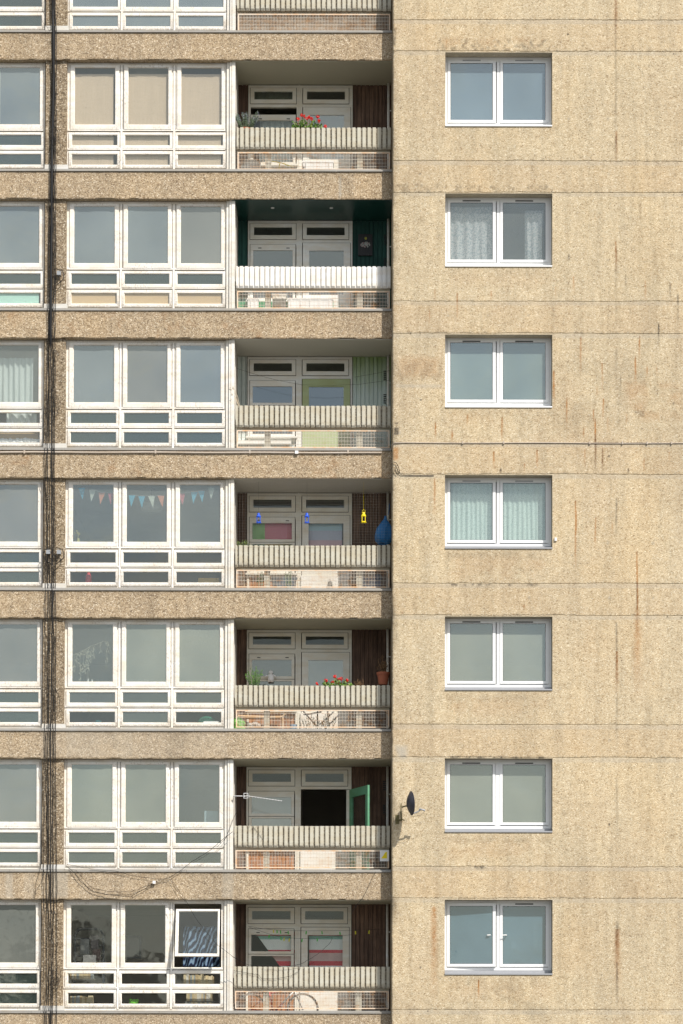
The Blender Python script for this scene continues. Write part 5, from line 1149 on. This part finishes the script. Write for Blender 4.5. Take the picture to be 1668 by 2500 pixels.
wire([zq(*p, 2120) for p in ((1130, 70), (1170, 130), (1210, 190), (1240, 235), (1275, 300), (1340, 400), (1440, 510), (1520, 570), (1568, 603))]+[Fz(p, 2120) for p in ((60, 752), (120, 785), (190, 822), (350, 833), (480, 838))], -.22, 'wire falling from the drooping wires across the tilted open window')
wire([zq(*p, 2120) for p in ((1125, 70), (1155, 130), (1185, 175), (1225, 225))], -.04, 'short wire end curling down beside the white plastic clip')
wire([Fz(p, 2120) for p in ((350, 835), (560, 832), (640, 815), (715, 775), (800, 720), (880, 650), (910, 600), (905, 590))], .04, 'thin wire rising from the lowest parapet before the striped sheet')
wire([Fz(p, 2120) for p in ((1280, 30), (1240, 110), (1210, 170), (1180, 240), (1130, 300), (1085, 365), (1075, 390))], -.03, 'slanting wire across the lowest full band near the gable')
wire([Fz(p, 2120) for p in ((70, 870), (150, 885), (240, 900), (280, 905), (310, 940), (440, 940), (560, 915), (620, 880), (640, 850))], .07, 'slack wire draped over the ribs of the lowest parapet')
wire([zq(*p, 1820) for p in ((285, 790), (290, 850), (270, 910), (240, 950), (225, 1020))], -.04, 'short hanging wire left of the cable bundle above the lowest band')
wire([zq(*p, 1820) for p in ((268, 800), (250, 870), (232, 930), (230, 1000))], -.035, 'second short hanging wire nearer the left edge')
m = MB(); m.box(P3(381, 1, -.05).x, P3(388, 1, -.05).x, -.06, -.03, P3(0, 2157, -.05).z, P3(0, 2150, -.05).z); one('wire_clip', m, WHT, 'white plastic clip where the drooping wires meet', 'clip')
CON = paint('grey_conduit_paint', (.50, .44, .38), .5)
m = MB(); zc_ = W(400, 1104.5, -.02)[1]
m.tube([(x, -.016, zc_+.003*math.sin(x*3)) for x in np.linspace(-8, W(932, 1104, 0)[0], 30)], .018, 8)
for u in (60, 380, 610, 850): a = P3(u, 1104, 0); m.box(a.x-.015, a.x+.015, -.036, .0, a.z-.03, a.z+.03)
one('conduit_pipe', m, CON, 'thin grey conduit pipe along the top of the middle band', 'pipe', smooth=False)
m = MB(); a = P3(724.5, 1104, -.03); m.box(a.x-.032, a.x+.032, -.05, -.002, a.z-.03, a.z+.025); one('conduit_joint', m, WHT, 'small white joint box on the grey conduit pipe', 'junction box')
m = MB(); zc2 = W(1200, 1081.2, ST)[1]
m.tube([(P3(955, 1091, .05).x, .05, zc2-.07), (XG-.005, ST+.04, zc2-.04), (XG+.04, ST-.016, zc2-.008)]+[(x, ST-.009, zc2+.004*math.sin(x*2.1)-.002) for x in np.linspace(XG+.25, 7.2, 30)], .010, 8)
for u in (1130, 1230, 1440, 1520, 1580, 1640): a = P3(u, 1081, ST); m.box(a.x-.012, a.x+.012, ST-.030, ST, zc2-.024, zc2+.024)
one('conduit_pipe', m, CON, 'thin grey conduit pipe along the gable wall joint', 'pipe')
m = MB()
m.tube([P3(961, 1128, ST-.03), P3(968, 1130, ST-.03), P3(974, 1142, ST-.03), P3(976, 1153, ST-.03), P3(970, 1158, ST-.03), P3(964, 1150, ST-.03), P3(967, 1137, ST-.03), P3(972, 1150, ST-.03), P3(980, 1159.5, ST-.015), P3(1000, 1160.5, ST-.012), P3(1060, 1161, ST-.012)], .006, 6)
one('corner_cable', m, M_CABLE, 'short looped black cable at the corner of the gable wall', 'cable')
m = MB(); a = P3(1357, 1317, ST); m.box(a.x-.022, a.x+.022, ST-.03, ST+.0, a.z-.03, a.z+.03); one('white_fitting', m, WHT, 'tiny white fitting on the gable wall right of the mint curtains', 'fitting')
for (u, v) in ((666, 498), (809, 498)):
    x, z = W(u, v, .5); m = MB(); m.lathe(x, .45, [(.035, zb(2)-.016), (.035, zb(2)-.0095), (.02, zb(2)-.0095)], 16); one('ceiling_spotlight', m, ALU, 'small round recessed spotlight in the dark green ceiling, '+('left one' if u < 700 else 'right one'), 'light', 'recessed ceiling spotlights')
# ---- what stands behind the photographer and shows in the lowest panes
rs = random.Random(44); wd = MB(); TR = simple('summer_foliage', (.05, .09, .03), .8, .5, 2); BK = simple('tree_bark', (.07, .05, .04), .9, .2)
for (x, y, h, w) in ((-34, -112, 9.5, 5.0), (-27, -110, 10.5, 4.5), (-19, -113, 11.0, 4.0), (-14, -108, 9.0, 3.5), (-9.5, -112, 10.8, 2.6), (-3, -110, 5.5, 4.0), (4, -114, 4.2, 4.0), (12, -110, 3.8, 5.0), (20, -112, 4.4, 5.0), (28, -110, 6.0, 4.5)):
    wd.cur = 1; wd.tube([(x, y, -2.9), (x+.2, y, -2.9+h*.5), (x, y, -2.9+h*.85)], [.3, .2, .06], 6); wd.cur = 0
    for k in range(900):
        an, ph = rs.uniform(0, 6.28), math.acos(rs.uniform(-1, 1)); q = rs.random()**.4; b = 1+.25*math.sin(an*3+x)+.2*math.sin(ph*5+x)
        wd.leaf((x+w*.8*q*b*math.sin(ph)*math.cos(an), y+w*.8*q*math.sin(ph)*math.sin(an), -2.9+h*.58+h*.42*q*math.cos(ph)*b), .8, .5)
tag(wd.build('tree_line', [TR, BK]), 'row of leafy trees far across the open ground, mirrored in the lowest panes', 'trees', kind='stuff')
